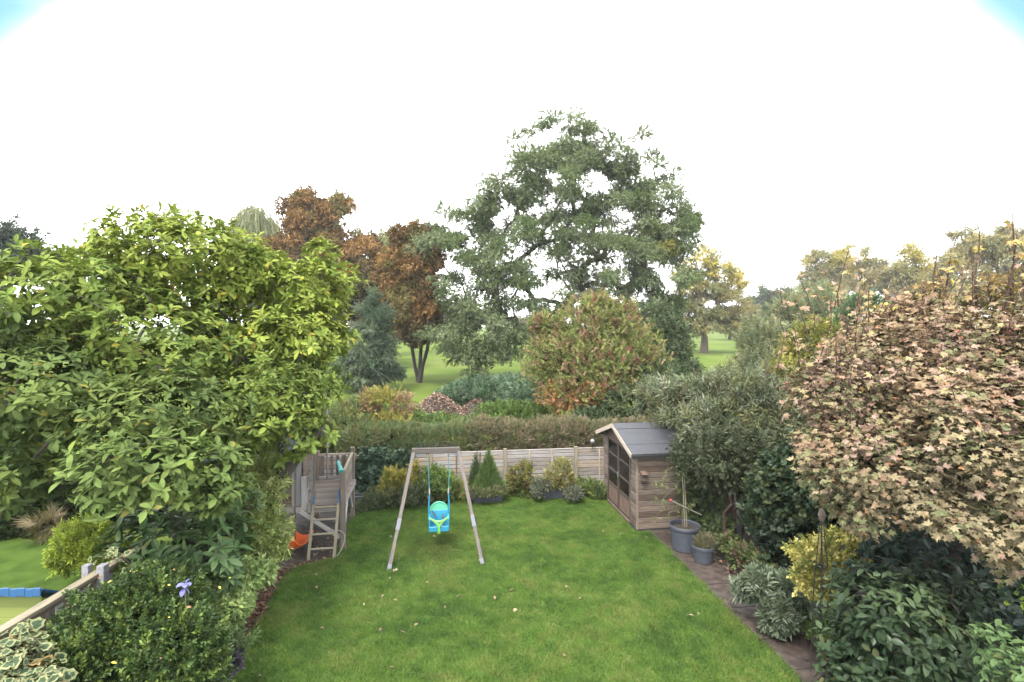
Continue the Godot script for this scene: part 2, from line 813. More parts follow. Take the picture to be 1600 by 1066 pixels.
func leaf_tints(src: StandardMaterial3D, cols: Array) -> Array:
	var out := []
	for c in cols:
		var m: StandardMaterial3D = src.duplicate()
		m.albedo_color = Color(c.r, c.g, c.b).linear_to_srgb()
		out.append(m)
	return out


func world_tex(t: Texture2D, scale: float, rough := 0.95) -> StandardMaterial3D:
	var m := plain(Color.WHITE, rough)
	m.albedo_texture = t
	m.uv1_triplanar = true
	m.uv1_world_triplanar = true
	m.uv1_scale = Vector3.ONE * scale
	return m


func materials() -> void:
	M.wood_grey = wood(11, [lin(0.14, 0.13, 0.124), lin(0.215, 0.205, 0.2), lin(0.26, 0.25, 0.246), lin(0.335, 0.325, 0.322)])
	M.swing_wood = tinted(M.wood_grey, Color(0.60, 0.58, 0.56))
	M.swing_wood2 = tinted(M.wood_grey, Color(0.50, 0.48, 0.46))
	M.deck = tinted(M.wood_grey, Color(0.74, 0.69, 0.65))
	M.deck2 = tinted(M.wood_grey, Color(0.66, 0.61, 0.56))
	M.deck3 = tinted(M.wood_grey, Color(0.80, 0.74, 0.68))
	M.wood_grey2 = tinted(M.wood_grey, Color(0.88, 0.86, 0.84))
	M.wood_grey3 = tinted(M.wood_grey, Color(1.0, 0.94, 0.86))
	M.wood_brown = wood(12, [lin(0.035, 0.024, 0.018), lin(0.07, 0.05, 0.036), lin(0.10, 0.074, 0.058), lin(0.15, 0.118, 0.095)])
	M.wood_brown2 = tinted(M.wood_brown, Color(0.8, 0.78, 0.76))
	M.wood_green = wood(13, [lin(0.06, 0.054, 0.034), lin(0.115, 0.10, 0.068), lin(0.16, 0.143, 0.10), lin(0.215, 0.195, 0.145)])
	M.shed = wood(14, [lin(0.045, 0.033, 0.026), lin(0.078, 0.061, 0.05), lin(0.104, 0.084, 0.071), lin(0.155, 0.132, 0.115)])
	M.shed2 = tinted(M.shed, Color(0.8, 0.75, 0.71))
	M.shed_door = tinted(M.shed, Color(0.55, 0.48, 0.43))
	M.shed3 = tinted(M.shed, Color(1.1, 1.08, 1.06))
	M.shed_dark = wood(15, [lin(0.025, 0.016, 0.011), lin(0.055, 0.034, 0.024), lin(0.085, 0.055, 0.04), lin(0.13, 0.09, 0.07)])
	M.bark = world_tex(noise_tex(21, 0.03, [lin(0.018, 0.014, 0.011), lin(0.036, 0.03, 0.024), lin(0.065, 0.055, 0.046)], [0.0, 0.5, 1.0]), 1.2)
	M.bark_grey = tinted(M.bark, Color(1.35, 1.3, 1.25))
	M.bark_red = world_tex(noise_tex(22, 0.03, [lin(0.022, 0.011, 0.009), lin(0.05, 0.028, 0.022), lin(0.08, 0.052, 0.042)], [0.0, 0.5, 1.0]), 2.0)
	M.soil = world_tex(noise_tex(23, 0.02, [lin(0.008, 0.006, 0.005), lin(0.018, 0.014, 0.011), lin(0.036, 0.028, 0.023)], [0.0, 0.5, 1.0]), 0.5)
	M.lawn = world_tex(noise_tex(24, 0.008, [lin(0.018, 0.032, 0.008), lin(0.032, 0.056, 0.012), lin(0.042, 0.07, 0.015), lin(0.055, 0.074, 0.02)], [0.0, 0.35, 0.65, 1.0], 1024, 6), 0.16)
	M.park = world_tex(noise_tex(25, 0.004, [lin(0.036, 0.054, 0.011), lin(0.052, 0.077, 0.015), lin(0.064, 0.09, 0.019), lin(0.08, 0.094, 0.029)], [0.0, 0.35, 0.65, 1.0], 1024, 7), 0.02)
	for m in [M.lawn, M.park]:
		m.metallic_specular = 0.08
		m.roughness = 1.0
	M.slab = world_tex(noise_tex(26, 0.012, [lin(0.011, 0.007, 0.0055), lin(0.022, 0.0145, 0.0115), lin(0.034, 0.024, 0.019), lin(0.052, 0.041, 0.035)], [0.0, 0.4, 0.65, 1.0], 512, 6), 0.7, 0.7)
	M.slab.normal_enabled = true
	M.slab.normal_texture = bump_tex(8, 0.03, 5.0)
	M.slab.normal_scale = 0.5
	M.felt = world_tex(noise_tex(27, 0.02, [lin(0.018, 0.019, 0.024), lin(0.027, 0.0285, 0.036), lin(0.038, 0.04, 0.05)], [0.0, 0.5, 1.0], 512, 6), 0.8, 0.62)
	M.lead = world_tex(noise_tex(28, 0.02, [lin(0.02, 0.023, 0.032), lin(0.036, 0.04, 0.053), lin(0.075, 0.08, 0.095)], [0.0, 0.55, 1.0], 512, 6), 1.4, 0.6)
	M.pot = world_tex(noise_tex(29, 0.02, [lin(0.03, 0.034, 0.048), lin(0.038, 0.043, 0.058), lin(0.052, 0.057, 0.072)], [0.0, 0.5, 1.0], 512, 6), 1.2, 0.5)
	M.metal = plain(lin(0.085, 0.092, 0.11), 0.6, 0.0)
	M.dark_metal = plain(lin(0.03, 0.03, 0.032), 0.5, 0.4)
	M.black = plain(lin(0.012, 0.012, 0.014), 0.5)
	M.white = plain(lin(0.14, 0.14, 0.148), 0.45)
	M.concrete = world_tex(noise_tex(30, 0.02, [lin(0.10, 0.104, 0.115), lin(0.15, 0.155, 0.17), lin(0.2, 0.205, 0.22)], [0.0, 0.5, 1.0]), 2.0)
	M.rope = plain(lin(0.2, 0.19, 0.17), 0.9)
	M.teal = plain(lin(0.04, 0.2, 0.2), 0.4)
	M.swing_blue = plain(lin(0.012, 0.15, 0.25), 0.38)
	M.swing_mint = plain(lin(0.04, 0.25, 0.16), 0.4)
	M.swing_lime = plain(lin(0.10, 0.28, 0.06), 0.4)
	M.rope_teal = plain(lin(0.03, 0.14, 0.16), 0.8)
	M.orange = plain(lin(0.55, 0.10, 0.02), 0.5)
	M.blue_roof = plain(lin(0.012, 0.06, 0.15), 0.5)
	M.yellow_wall = plain(lin(0.13, 0.155, 0.035), 0.6)
	M.slate = plain(lin(0.022, 0.026, 0.036), 0.7)
	M.glass = plain(Color(0.12, 0.14, 0.14, 0.08), 0.05)
	M.glass.metallic_specular = 0.22
	M.glass.transparency = BaseMaterial3D.TRANSPARENCY_ALPHA
	M.red = plain(lin(0.35, 0.04, 0.03), 0.5)
	M.leaf = leaf_mat(0.62, 0.62, 0.2)
	M.leaf_gloss = leaf_mat(0.42, 0.3, 0.28)
	M.leaf_dry = leaf_mat(0.75, 0.4, 0.15)
	M.grass = leaf_mat(0.6, 0.5, 0.2)


func sheet(called: String, pts: Array, y: float, m: Material) -> MeshInstance3D:
	var g := Geo.new()
	var flat := PackedVector2Array()
	for p in pts:
		flat.append(Vector2(p.x, p.z))
	var idx := Geometry2D.triangulate_polygon(flat)
	for k in range(0, idx.size(), 3):
		var a: Vector3 = pts[idx[k]]
		var b: Vector3 = pts[idx[k + 1]]
		var c: Vector3 = pts[idx[k + 2]]
		g.tri(Vector3(a.x, y, a.z), Vector3(b.x, y, b.z), Vector3(c.x, y, c.z))
	return struct(called, g, m)


func ground() -> void:
	# the park goes to the horizon; the gardens lie on it
	sheet("ground", [Vector3(-700, 0, 30), Vector3(700, 0, 30), Vector3(700, 0, -800), Vector3(-700, 0, -800)], 0.0, M.park)
	var edge := []
	for k in 60:                                             # the left edge of the grass wanders a little
		var z := -1.0 - k * 0.25
		edge.append(garden(left_edge(z), 0, z))
	var lawn := [garden(5.0, 0, -1.0)]
	lawn.append_array(edge)
	lawn.append(garden(-2.2, 0, -16.0))
	lawn.append(garden(5.0, 0, -16.0))
	sheet("soil", [garden(-4.9, 0, -1), garden(-4.9, 0, -18), garden(9.0, 0, -18), garden(9.0, 0, -1)], 0.006, M.soil)
	sheet("lawn", lawn, 0.022, M.lawn)
	sheet("neighbour_lawn", [Vector3(-5.7, 0, -1), Vector3(-5.7, 0, -12.3), Vector3(-20, 0, -12.6), Vector3(-20, 0, -1)], 0.008, M.lawn)
	# paving along the right side
	var path := Node3D.new()
	path.name = "path"
	path.set_meta("kind", "structure")
	add_child(path)
	path.rotation.y = LEAN
	var z := -5.2
	while z > -12.6:
		var l := rr(0.72, 0.98)
		var g := Geo.new()
		g.box(Vector3(5.41 + rr(-0.01, 0.01), 0.012 + rr(-0.006, 0.008), z - l * 0.5), Vector3(0.74, 0.06, l - 0.024), Basis(Vector3(rr(-1, 1), 0, rr(-1, 1)).normalized(), 0.008), 0.008)
		put("slab", g, M.slab, path)
		z -= l


func left_edge(z: float) -> float:
	var x := -2.88 + 0.06 * wobble(Vector3(0, 0, z), 0.9)
	if z < -11.3:
		x = lerpf(x, -2.1, smoothstep(11.3, 11.9, -z))
	return x


# ---------------------------------------------------------------- the park behind
func park() -> void:
	var oak := [spray(11, 0.42, 0.26, 0.25, 0.25, 75.0), spray(12, 0.36, 0.24, 0.25, 0.35, 80.0)]
	var oak_mesh := []
	for g in oak:
		oak_mesh.append(g.mesh(M.leaf))
	var fine_mesh := []
	for k in 2:
		fine_mesh.append(spray(12, 0.38, 0.15, 0.25, 0.3, 70.0).mesh(M.leaf))
	var palm_mesh := []
	for k in 2:
		palm_mesh.append(spray(10, 0.6, 0.24, 0.2, 0.6, 95.0, false, 0.5).mesh(M.leaf_dry))
	var hang_mesh := []
	for k in 2:
		hang_mesh.append(spray(16, 0.22, 0.06, 0.2, 0.1, 28.0).mesh(M.leaf))
	var oak_cols := [[Color(0.054, 0.076, 0.032), Color(0.074, 0.096, 0.048), Color(0.092, 0.114, 0.062), Color(0.066, 0.088, 0.04)], [Color(0.13, 0.13, 0.035), Color(0.10, 0.115, 0.04)]]
	# the great tree in the middle
	var at: Vector3 = Vector3(4.045, 0, -47.191)
	tree("oak_tree", "tallest tree, broad grey-green crown with sky showing through its bare inner limbs", "tree", at, {
		"gain": 1.5,
		"trunk": [Vector3(0, 0, 0), Vector3(0.1, 1.6, 0), Vector3(-0.1, 3.2, 0.1), Vector3(0.1, 5.0, 0)],
		"blobs": [[Vector3(4.588, 20.835, -47), Vector3(3.245, 2.91, 3.2)], [Vector3(4.7, 22.625, -47), Vector3(1.455, 1.231, 1.5)], [Vector3(8.673, 21.226, -47), Vector3(1.343, 1.343, 1.5)], [Vector3(-5.357, 13.304, -45), Vector3(2.143, 1.607, 2.5)], [Vector3(-5.762, 10.762, -44), Vector3(1.781, 1.571, 2.5)], [Vector3(14.786, 14.036, -46), Vector3(1.424, 1.424, 2)], [Vector3(8.673, 19.268, -47), Vector3(3.357, 3.077, 3.4)], [Vector3(1.643, 17.869, -46), Vector3(4.107, 3.286, 4)], [Vector3(5.875, 15.351, -47), Vector3(7.274, 4.476, 5.5)], [Vector3(11.19, 16.47, -47), Vector3(3.077, 3.469, 4)], [Vector3(12.321, 13.839, -45), Vector3(2.357, 2.357, 3)], [Vector3(14.036, 12.5, -45), Vector3(1.393, 1.607, 2)], [Vector3(-1.369, 15.131, -46), Vector3(3.012, 3.012, 3.5)],
			[Vector3(13.143, 12.393, -46), Vector3(2.629, 3.176, 3.5)], [Vector3(-4.554, 11.429, -45), Vector3(2.946, 2.679, 3.5)], [Vector3(3.75, 9.821, -45), Vector3(9.107, 4.286, 6.5)], [Vector3(-2.048, 8.327, -43), Vector3(4.863, 3.839, 4.5)], [Vector3(9.643, 9.018, -45), Vector3(5.357, 3.214, 5)], [Vector3(-3.25, 5.25, -42), Vector3(3.1, 3, 3)], [Vector3(12.589, 6.875, -45), Vector3(2.786, 2.946, 3)],
			[Vector3(-3.173, 2.315, -41), Vector3(2.44, 1.464, 2.2)], [Vector3(-0.5, 4.25, -42), Vector3(3, 2, 3)], [Vector3(2.56, 9.095, -43), Vector3(1.331, 1.536, 2), 1], [Vector3(11.524, 11.548, -44), Vector3(2.095, 1.362, 2), 1]],
		"goals": 500, "shell": 0.85, "rough": 0.45, "freq": 0.3, "clump": 1.1, "flat": 0.55, "per": 84, "size": 0.36, "droop": 0.35, "mesh": oak_mesh, "cols": oak_cols, "trunk_r": 0.62, "twig_r": 0.032, "step": 1.1, "rise": 0.7,
	})
	# horse chestnuts turning brown
	var rust := [[Color(0.10, 0.058, 0.022), Color(0.075, 0.046, 0.019), Color(0.08, 0.068, 0.026), Color(0.125, 0.075, 0.03)], [Color(0.066, 0.048, 0.022), Color(0.06, 0.056, 0.023)]]
	tree("chestnut_tree", "slender brown-leaved tree with forked dark trunk standing on the open grass", "tree", Vector3(-7.796, 0, -45.161), {
		"gain": 1.6,
		"trunks": [[Vector3(0, 0, 0), Vector3(0.05, 1.2, 0), Vector3(0.15, 3.0, 0), Vector3(0.2, 5.0, 0)], [Vector3(0, 0, 0), Vector3(-0.35, 1.3, 0), Vector3(-0.6, 3.0, 0.1), Vector3(-0.75, 5.0, 0.1)], [Vector3(0.05, 0, 0.1), Vector3(0.3, 1.4, 0.1), Vector3(0.7, 2.8, 0.1), Vector3(1.0, 4.8, 0.2)]],
		"blobs": [[Vector3(-8.304, 11.429, -45), Vector3(2.036, 1.607, 1.9)], [Vector3(-8.571, 9.286, -45), Vector3(2.464, 2.143, 2.3)], [Vector3(-8.464, 6.607, -45), Vector3(2.679, 2.143, 2.5)], [Vector3(-8.036, 4.732, -45), Vector3(2.143, 1.071, 2), 1]],
		"goals": 170, "clump": 0.95, "flat": 0.8, "per": 50, "size": 0.48, "droop": 0.5, "mesh": palm_mesh, "cols": rust, "trunk_r": 0.15, "twig_r": 0.02, "step": 0.9, "rise": 0.5,
	}, "brown horse chestnuts")
	tree("chestnut_tree", "large rounded rust-brown tree rising behind the yellow-green garden tree", "tree", Vector3(-21.642, 0, -62.687), {
		"gain": 1.6,
		"trunk": [Vector3(0, 0, 0), Vector3(0, 2.5, 0), Vector3(0.2, 5, 0)],
		"blobs": [[Vector3(-22.29, 17.548, -62), Vector3(3.838, 2.805, 4)], [Vector3(-22.875, 13.714, -61), Vector3(4.502, 3.486, 5)], [Vector3(-18.881, 11.899, -61), Vector3(3.776, 4.357, 5)], [Vector3(-21.071, 8.929, -60), Vector3(5.357, 3.929, 6), 1], [Vector3(-14.5, 7.417, -58), Vector3(2.417, 4.143, 3), 1]],
		"goals": 260, "clump": 1.3, "flat": 0.8, "per": 50, "size": 0.62, "droop": 0.45, "mesh": palm_mesh, "cols": rust, "trunk_r": 0.4, "twig_r": 0.03, "step": 1.3,
	}, "brown horse chestnuts")
	tree("willow_tree", "pale grey-green weeping tree left of the rounded rust-brown tree", "tree", Vector3(-39.8, 0, -84), {
		"gain": 1.1,
		"trunk": [Vector3(0, 0, 0), Vector3(0, 4, 0), Vector3(0.3, 8, 0)],
		"blobs": [[Vector3(-40, 19.3, -84), Vector3(3.4, 3, 4)], [Vector3(-39.721, 15.375, -83), Vector3(4.15, 4.446, 5)], [Vector3(-38.56, 10.857, -82), Vector3(4.686, 4.881, 5)]],
		"goals": 190, "clump": 1.3, "flat": 1.2, "per": 70, "size": 1.5, "droop": 2.6, "mesh": hang_mesh, "cols": [[Color(0.16, 0.175, 0.085), Color(0.13, 0.15, 0.08), Color(0.19, 0.19, 0.10)]], "trunk_r": 0.45, "twig_r": 0.04, "step": 1.8,
	})
	tree("willow_tree", "pale green tree top showing between the two rust-brown trees", "tree", Vector3(-19.412, 0, -82.353), {
		"gain": 1.1,
		"trunk": [Vector3(0, 0, 0), Vector3(0, 4, 0), Vector3(0.3, 7, 0)],
		"blobs": [[Vector3(-19.231, 16.714, -82), Vector3(3.71, 2.538, 4)], [Vector3(-19.524, 12.321, -82), Vector3(4.393, 4.393, 5)]],
		"goals": 110, "clump": 1.3, "flat": 1.0, "per": 36, "size": 1.3, "droop": 1.6, "mesh": hang_mesh, "cols": [[Color(0.14, 0.18, 0.07), Color(0.17, 0.20, 0.09)]], "trunk_r": 0.4, "twig_r": 0.04, "step": 1.8,
	})
	tree("evergreen_tree", "dark blue-green evergreen with low spreading skirts left of the forked brown tree", "tree", Vector3(-10.238, 0, -40), {
		"gain": 1.4,
		"trunk": [Vector3(0, 0, 0), Vector3(0.1, 1.5, 0), Vector3(0, 4, 0)],
		"blobs": [[Vector3(-10.333, 5.238, -40), Vector3(1.143, 1.905, 1.2)], [Vector3(-10.439, 3.119, -39.5), Vector3(1.787, 1.646, 1.8)], [Vector3(-9.379, 2.214, -39), Vector3(1.393, 1.161, 1.5)], [Vector3(-10.586, 1.518, -39), Vector3(2.321, 1.161, 2)]],
		"goals": 130, "clump": 0.6, "per": 36, "size": 0.42, "droop": 0.4, "mesh": fine_mesh, "cols": [[Color(0.036, 0.056, 0.034), Color(0.05, 0.07, 0.044), Color(0.066, 0.086, 0.056)]], "trunk_r": 0.16, "twig_r": 0.015, "step": 0.7, "bottom": 0.1,
	})
	tree("broadleaf_tree", "dark tree top at the far left above the garden tree", "tree", Vector3(-31, 0, -33), {
		"trunk": [Vector3(0, 0, 0), Vector3(0, 3, 0), Vector3(0.3, 6, 0)],
		"blobs": [[Vector3(-31.232, 9.714, -33), Vector3(2.161, 1.257, 2.5)], [Vector3(-29.386, 8.732, -33), Vector3(1.414, 0.864, 2)], [Vector3(-33.786, 9.125, -33), Vector3(3.143, 1.964, 3)]],
		"goals": 130, "clump": 0.7, "per": 30, "size": 0.5, "mesh": oak_mesh, "cols": [[Color(0.035, 0.05, 0.04), Color(0.05, 0.065, 0.05)]], "trunk_r": 0.35, "twig_r": 0.02, "step": 1.0,
	})
	# autumn poplars to the right
	var gold := [[Color(0.17, 0.145, 0.036), Color(0.14, 0.125, 0.036), Color(0.105, 0.105, 0.036), Color(0.2, 0.17, 0.05)], [Color(0.11, 0.10, 0.04), Color(0.085, 0.09, 0.038)], [Color(0.125, 0.115, 0.062), Color(0.10, 0.098, 0.05), Color(0.15, 0.13, 0.06)]]
	tree("poplar_tree", "yellowing tree with stout pale trunk on the grass right of the tallest tree", "tree", Vector3(31.915, 0, -89.362), {
		"gain": 1.9,
		"trunk": [Vector3(0, 0, 0), Vector3(0.1, 2.4, 0), Vector3(-0.3, 4.5, 0)],
		"blobs": [[Vector3(32.633, 14.854, -89), Vector3(2.967, 2.755, 3.5)], [Vector3(30.196, 12.946, -89), Vector3(3.179, 3.39, 3.5)], [Vector3(36.554, 12.417, -89), Vector3(2.543, 3.179, 3)], [Vector3(33.375, 9.768, -89), Vector3(6.145, 4.768, 5), 1], [Vector3(33.905, 5.53, -89), Vector3(5.827, 2.543, 4), 1], [Vector3(37.083, 7.649, -89), Vector3(3.179, 3.814, 4), 2], [Vector3(29.879, 7.649, -89), Vector3(2.967, 3.814, 4), 1]],
		"goals": 280, "shell": 0.85, "clump": 1.2, "per": 40, "size": 0.62, "up": 1.0, "mesh": fine_mesh, "cols": gold, "trunk_r": 0.55, "twig_r": 0.05, "step": 1.4, "rise": 1.3, "bark": M.bark_grey,
	}, "yellowing poplars")
	tree("poplar_tree", "golden broad-topped tree on the skyline above the pink-brown maple", "tree", Vector3(64, 0, -105), {
		"gain": 1.9,
		"trunk": [Vector3(0, 0, 0), Vector3(0.1, 4, 0), Vector3(0.3, 8, 0)],
		"blobs": [[Vector3(63.75, 16.625, -105), Vector3(3.5, 4.25, 4)], [Vector3(59.375, 15, -105), Vector3(3, 3.75, 4), 2], [Vector3(68.75, 16.25, -105), Vector3(3, 4, 4), 2], [Vector3(71.75, 15, -105), Vector3(1.5, 3.75, 3), 2], [Vector3(63.75, 11.25, -105), Vector3(6.875, 5.625, 7), 2]],
		"goals": 230, "shell": 0.8, "clump": 1.4, "per": 42, "size": 0.75, "mesh": fine_mesh, "cols": gold, "trunk_r": 0.7, "twig_r": 0.05, "step": 1.8, "rise": 1.2,
	}, "yellowing poplars")
	tree("poplar_tree", "golden round-headed tree second along the skyline from the right edge", "tree", Vector3(73.023, 0, -97.674), {
		"gain": 1.9,
		"trunk": [Vector3(0, 0, 0), Vector3(0.1, 4, 0), Vector3(0.3, 8, 0)],
		"blobs": [[Vector3(73.733, 15.383, -98), Vector3(3.033, 3.967, 4)], [Vector3(70.233, 14.333, -98), Vector3(1.4, 2.1, 3), 2], [Vector3(73.5, 10.25, -98), Vector3(5.25, 5.25, 6), 2]],
		"goals": 150, "shell": 0.8, "clump": 1.4, "per": 28, "size": 1.0, "mesh": fine_mesh, "cols": gold, "trunk_r": 0.6, "twig_r": 0.05, "step": 1.8, "rise": 1.2,
	}, "yellowing poplars")
	tree("poplar_tree", "tall thin-crowned olive tree behind the bare upright maple shoots", "tree", Vector3(71, 0, -84), {
		"gain": 1.9,
		"trunk": [Vector3(0, 0, 0), Vector3(0.1, 4, 0), Vector3(0.3, 8, 0)],
		"blobs": [[Vector3(69.505, 15.64, -82), Vector3(2.343, 3.71, 4), 2], [Vector3(66.869, 13.298, -82), Vector3(1.757, 2.929, 3), 2], [Vector3(69.31, 10.369, -82), Vector3(4.686, 5.369, 5), 2]],
		"goals": 150, "shell": 0.85, "clump": 1.2, "per": 24, "size": 0.9, "mesh": fine_mesh, "cols": gold, "trunk_r": 0.5, "twig_r": 0.04, "step": 1.6, "rise": 1.2,
	}, "yellowing poplars")
	tree("poplar_tree", "tall olive-green tree highest on the skyline at the right edge", "tree", Vector3(75, 0, -80.769), {
		"gain": 1.9,
		"trunk": [Vector3(0, 0, 0), Vector3(0.1, 4, 0), Vector3(0.3, 8, 0)],
		"blobs": [[Vector3(72.381, 16.333, -80), Vector3(1.905, 3.429, 4), 2], [Vector3(75.714, 16.143, -80), Vector3(2.286, 3.619, 4), 2], [Vector3(74.286, 12.143, -80), Vector3(4.952, 5.714, 5), 2]],
		"goals": 170, "shell": 0.85, "clump": 1.2, "per": 24, "size": 0.9, "mesh": fine_mesh, "cols": gold, "trunk_r": 0.5, "twig_r": 0.04, "step": 1.6, "rise": 1.2,
	}, "yellowing poplars")
	# the far line of trees
	var far_cols := [[Color(0.07, 0.09, 0.05), Color(0.10, 0.105, 0.05), Color(0.055, 0.075, 0.045)], [Color(0.13, 0.12, 0.05), Color(0.10, 0.10, 0.05)]]
	var row := [Vector3(65.385, 0, -161.538), Vector3(64.286, 0, -150), Vector3(79.583, 0, -175), Vector3(81, 0, -168), Vector3(-19.231, 0, -161.538), Vector3(-25, 0, -144.828), Vector3(-5, 0, -168), Vector3(100, 0, -190.909), Vector3(31.25, 0, -175), Vector3(51.042, 0, -175), Vector3(7.609, 0, -182.609), Vector3(-50, 0, -175), Vector3(130, 0, -168), Vector3(-64, 0, -168), Vector3(-94, 0, -168)]
	var high := [0.75, 0.7, 1.05, 1.25, 0.8, 0.9, 0.75, 1.3, 0.8, 0.9, 0.85, 1.0, 1.0, 1.0, 1.1]
	var first: Node3D = null
	for k in row.size():
		var o: Node3D
		if k % 5 == 0:
			first = tree("distant_tree", "small hazy tree in the line along the far side of the park", "tree", row[k], {
				"trunk": [Vector3(0, 0, 0), Vector3(0.2, 2.2, 0), Vector3(0.1, 4, 0)],
				"blobs": [[row[k] + Vector3(0, 7.5, 0), Vector3(5.5, 4.5, 4.5), int(k / 5) % 2], [row[k] + Vector3(1.5, 10, 0), Vector3(3.6, 3.2, 3.4), 0], [row[k] + Vector3(-3, 6.5, 1), Vector3(3.6, 3, 3), 1]],
				"goals": 90, "clump": 1.4, "per": 22, "size": 1.3, "mesh": fine_mesh, "cols": far_cols, "trunk_r": 0.55, "twig_r": 0.06, "step": 2.0,
			}, "trees along the far side of the park")
			o = first
		else:
			o = first.duplicate()
			o.name = numbered("distant_tree")
			add_child(o)
			o.position = row[k]
			o.rotation.y = k * 1.3
		o.scale = Vector3.ONE * high[k]
	# scrub between the gardens and the park
	var small := []
	for k in 2:
		small.append(spray(14, 0.34, 0.15, 0.3, 0.25, 60.0).mesh(M.leaf))
	var thin := []
	for k in 2:
		thin.append(spray(16, 0.4, 0.075, 0.3, 0.35, 45.0).mesh(M.leaf))
	shrub("willow_scrub", "soft grey-green tall scrub bush right of the poplar trunk", "shrub", Vector3(14.63, 0, -31.111), {
		"gain": 1.5,
		"blobs": [[Vector3(14.464, 3.75, -30), Vector3(1.786, 1.5, 1.8)], [Vector3(16.238, 4.815, -31), Vector3(1.661, 1.771, 1.8)], [Vector3(18.095, 5.571, -32), Vector3(1.714, 1.714, 1.8)], [Vector3(13.637, 2.48, -29), Vector3(1.726, 0.898, 1.6)], [Vector3(15.018, 2.756, -29), Vector3(2.071, 1.381, 1.8)]],
		"mesh": thin, "size": 0.55, "cover": 7.0, "cols": [[Color(0.075, 0.095, 0.055), Color(0.10, 0.12, 0.07), Color(0.13, 0.135, 0.075)]], "up": 0.9, "rough": 0.5, "freq": 0.7, "shell": 0.6, "tone_freq": 0.6, "stems": 40, "stem_r": 0.05, "fork": 1.0, "step": 0.6,
	})
	shrub("elder_bush", "dark green bush under the tallest tree's right skirts", "shrub", Vector3(9.63, 0, -31.111), {
		"blobs": [[Vector3(9.042, 3.893, -31), Vector3(1.255, 1.661, 1.4)], [Vector3(9.286, 2.393, -30), Vector3(1.071, 0.857, 1.4)], [Vector3(8.571, 5.19, -32), Vector3(1.295, 1.143, 1.2)]],
		"mesh": small, "size": 0.5, "cover": 7.0, "cols": [[Color(0.06, 0.085, 0.045), Color(0.08, 0.105, 0.055)]], "rough": 0.4, "freq": 0.8, "tone_freq": 0.7, "stems": 25, "stem_r": 0.04, "step": 0.6,
	})
	shrub("lime_bush", "yellow-green leafy bush between grey scrub and pink-brown maple", "shrub", Vector3(12.568, 0, -22.703), {
		"blobs": [[Vector3(11.55, 4, -21), Vector3(0.95, 0.95, 0.9)], [Vector3(12.125, 4.5, -21), Vector3(0.65, 0.6, 0.7)], [Vector3(10.738, 2.926, -20.5), Vector3(0.976, 0.732, 0.9)], [Vector3(11.905, 3.214, -20), Vector3(0.714, 0.714, 0.8)]],
		"mesh": small, "size": 0.34, "cover": 6.0, "cols": [[Color(0.16, 0.17, 0.04), Color(0.22, 0.21, 0.05), Color(0.12, 0.14, 0.045)], [Color(0.30, 0.27, 0.06)]], "rough": 0.4, "freq": 1.2, "tone_freq": 1.2, "stems": 25, "step": 0.4,
	})
	shrub("cypress_bush", "feathery mid-green conifer rising behind the pink-brown maple", "shrub", Vector3(15.6, 0, -24), {
		"blobs": [[Vector3(15.714, 5.286, -24), Vector3(0.914, 1.143, 0.9)], [Vector3(17.857, 4.851, -25), Vector3(1.19, 1.19, 1)], [Vector3(15.143, 4.286, -24), Vector3(1.086, 1.143, 1)], [Vector3(16.286, 3.429, -24), Vector3(1.714, 1.429, 1.2)]],
		"mesh": thin, "size": 0.4, "cover": 8.0, "cols": [[Color(0.06, 0.10, 0.05), Color(0.085, 0.135, 0.065)]], "up": 1.4, "rough": 0.35, "freq": 1.0, "tone_freq": 0.8, "stems": 16, "step": 0.6,
	})
	shrub("laurel_bank", "low spreading bank of dark glossy leaves behind the leaf heap", "shrub", Vector3(-0.893, 0, -30), {
		"gain": 1.3,
		"blobs": [[Vector3(-1.476, 1.051, -31), Vector3(2.288, 0.664, 1.6)], [Vector3(0, 1.381, -32), Vector3(1.524, 0.457, 1.4)], [Vector3(-3.086, 0.824, -30.5), Vector3(1.089, 0.399, 1)], [Vector3(0.69, 1.099, -29), Vector3(1.381, 0.69, 1.4)]],
		"mesh": small, "size": 0.42, "cover": 8.0, "cols": [[Color(0.05, 0.085, 0.05), Color(0.075, 0.115, 0.07), Color(0.095, 0.135, 0.09)]], "rough": 0.35, "freq": 0.9, "up": 0.8, "tone_freq": 0.9, "shell": 0.3,
	})
	shrub("nettle_patch", "fresh light green weeds between leaf heap and clipped hedge", "weeds", Vector3(-0.27, 0, -22.703), {
		"blobs": [[Vector3(0, 1.333, -22), Vector3(1.571, 0.419, 0.8)], [Vector3(-1.342, 1.168, -20.5), Vector3(0.976, 0.195, 0.6)], [Vector3(-3, 1.125, -21), Vector3(1.25, 0.225, 0.6)], [Vector3(-4.5, 1.375, -21), Vector3(1, 0.35, 0.7)]],
		"mesh": small, "size": 0.28, "cover": 6.0, "cols": [[Color(0.10, 0.16, 0.045), Color(0.13, 0.20, 0.06), Color(0.09, 0.13, 0.05)]], "up": 1.0, "tone_freq": 1.2,
	})
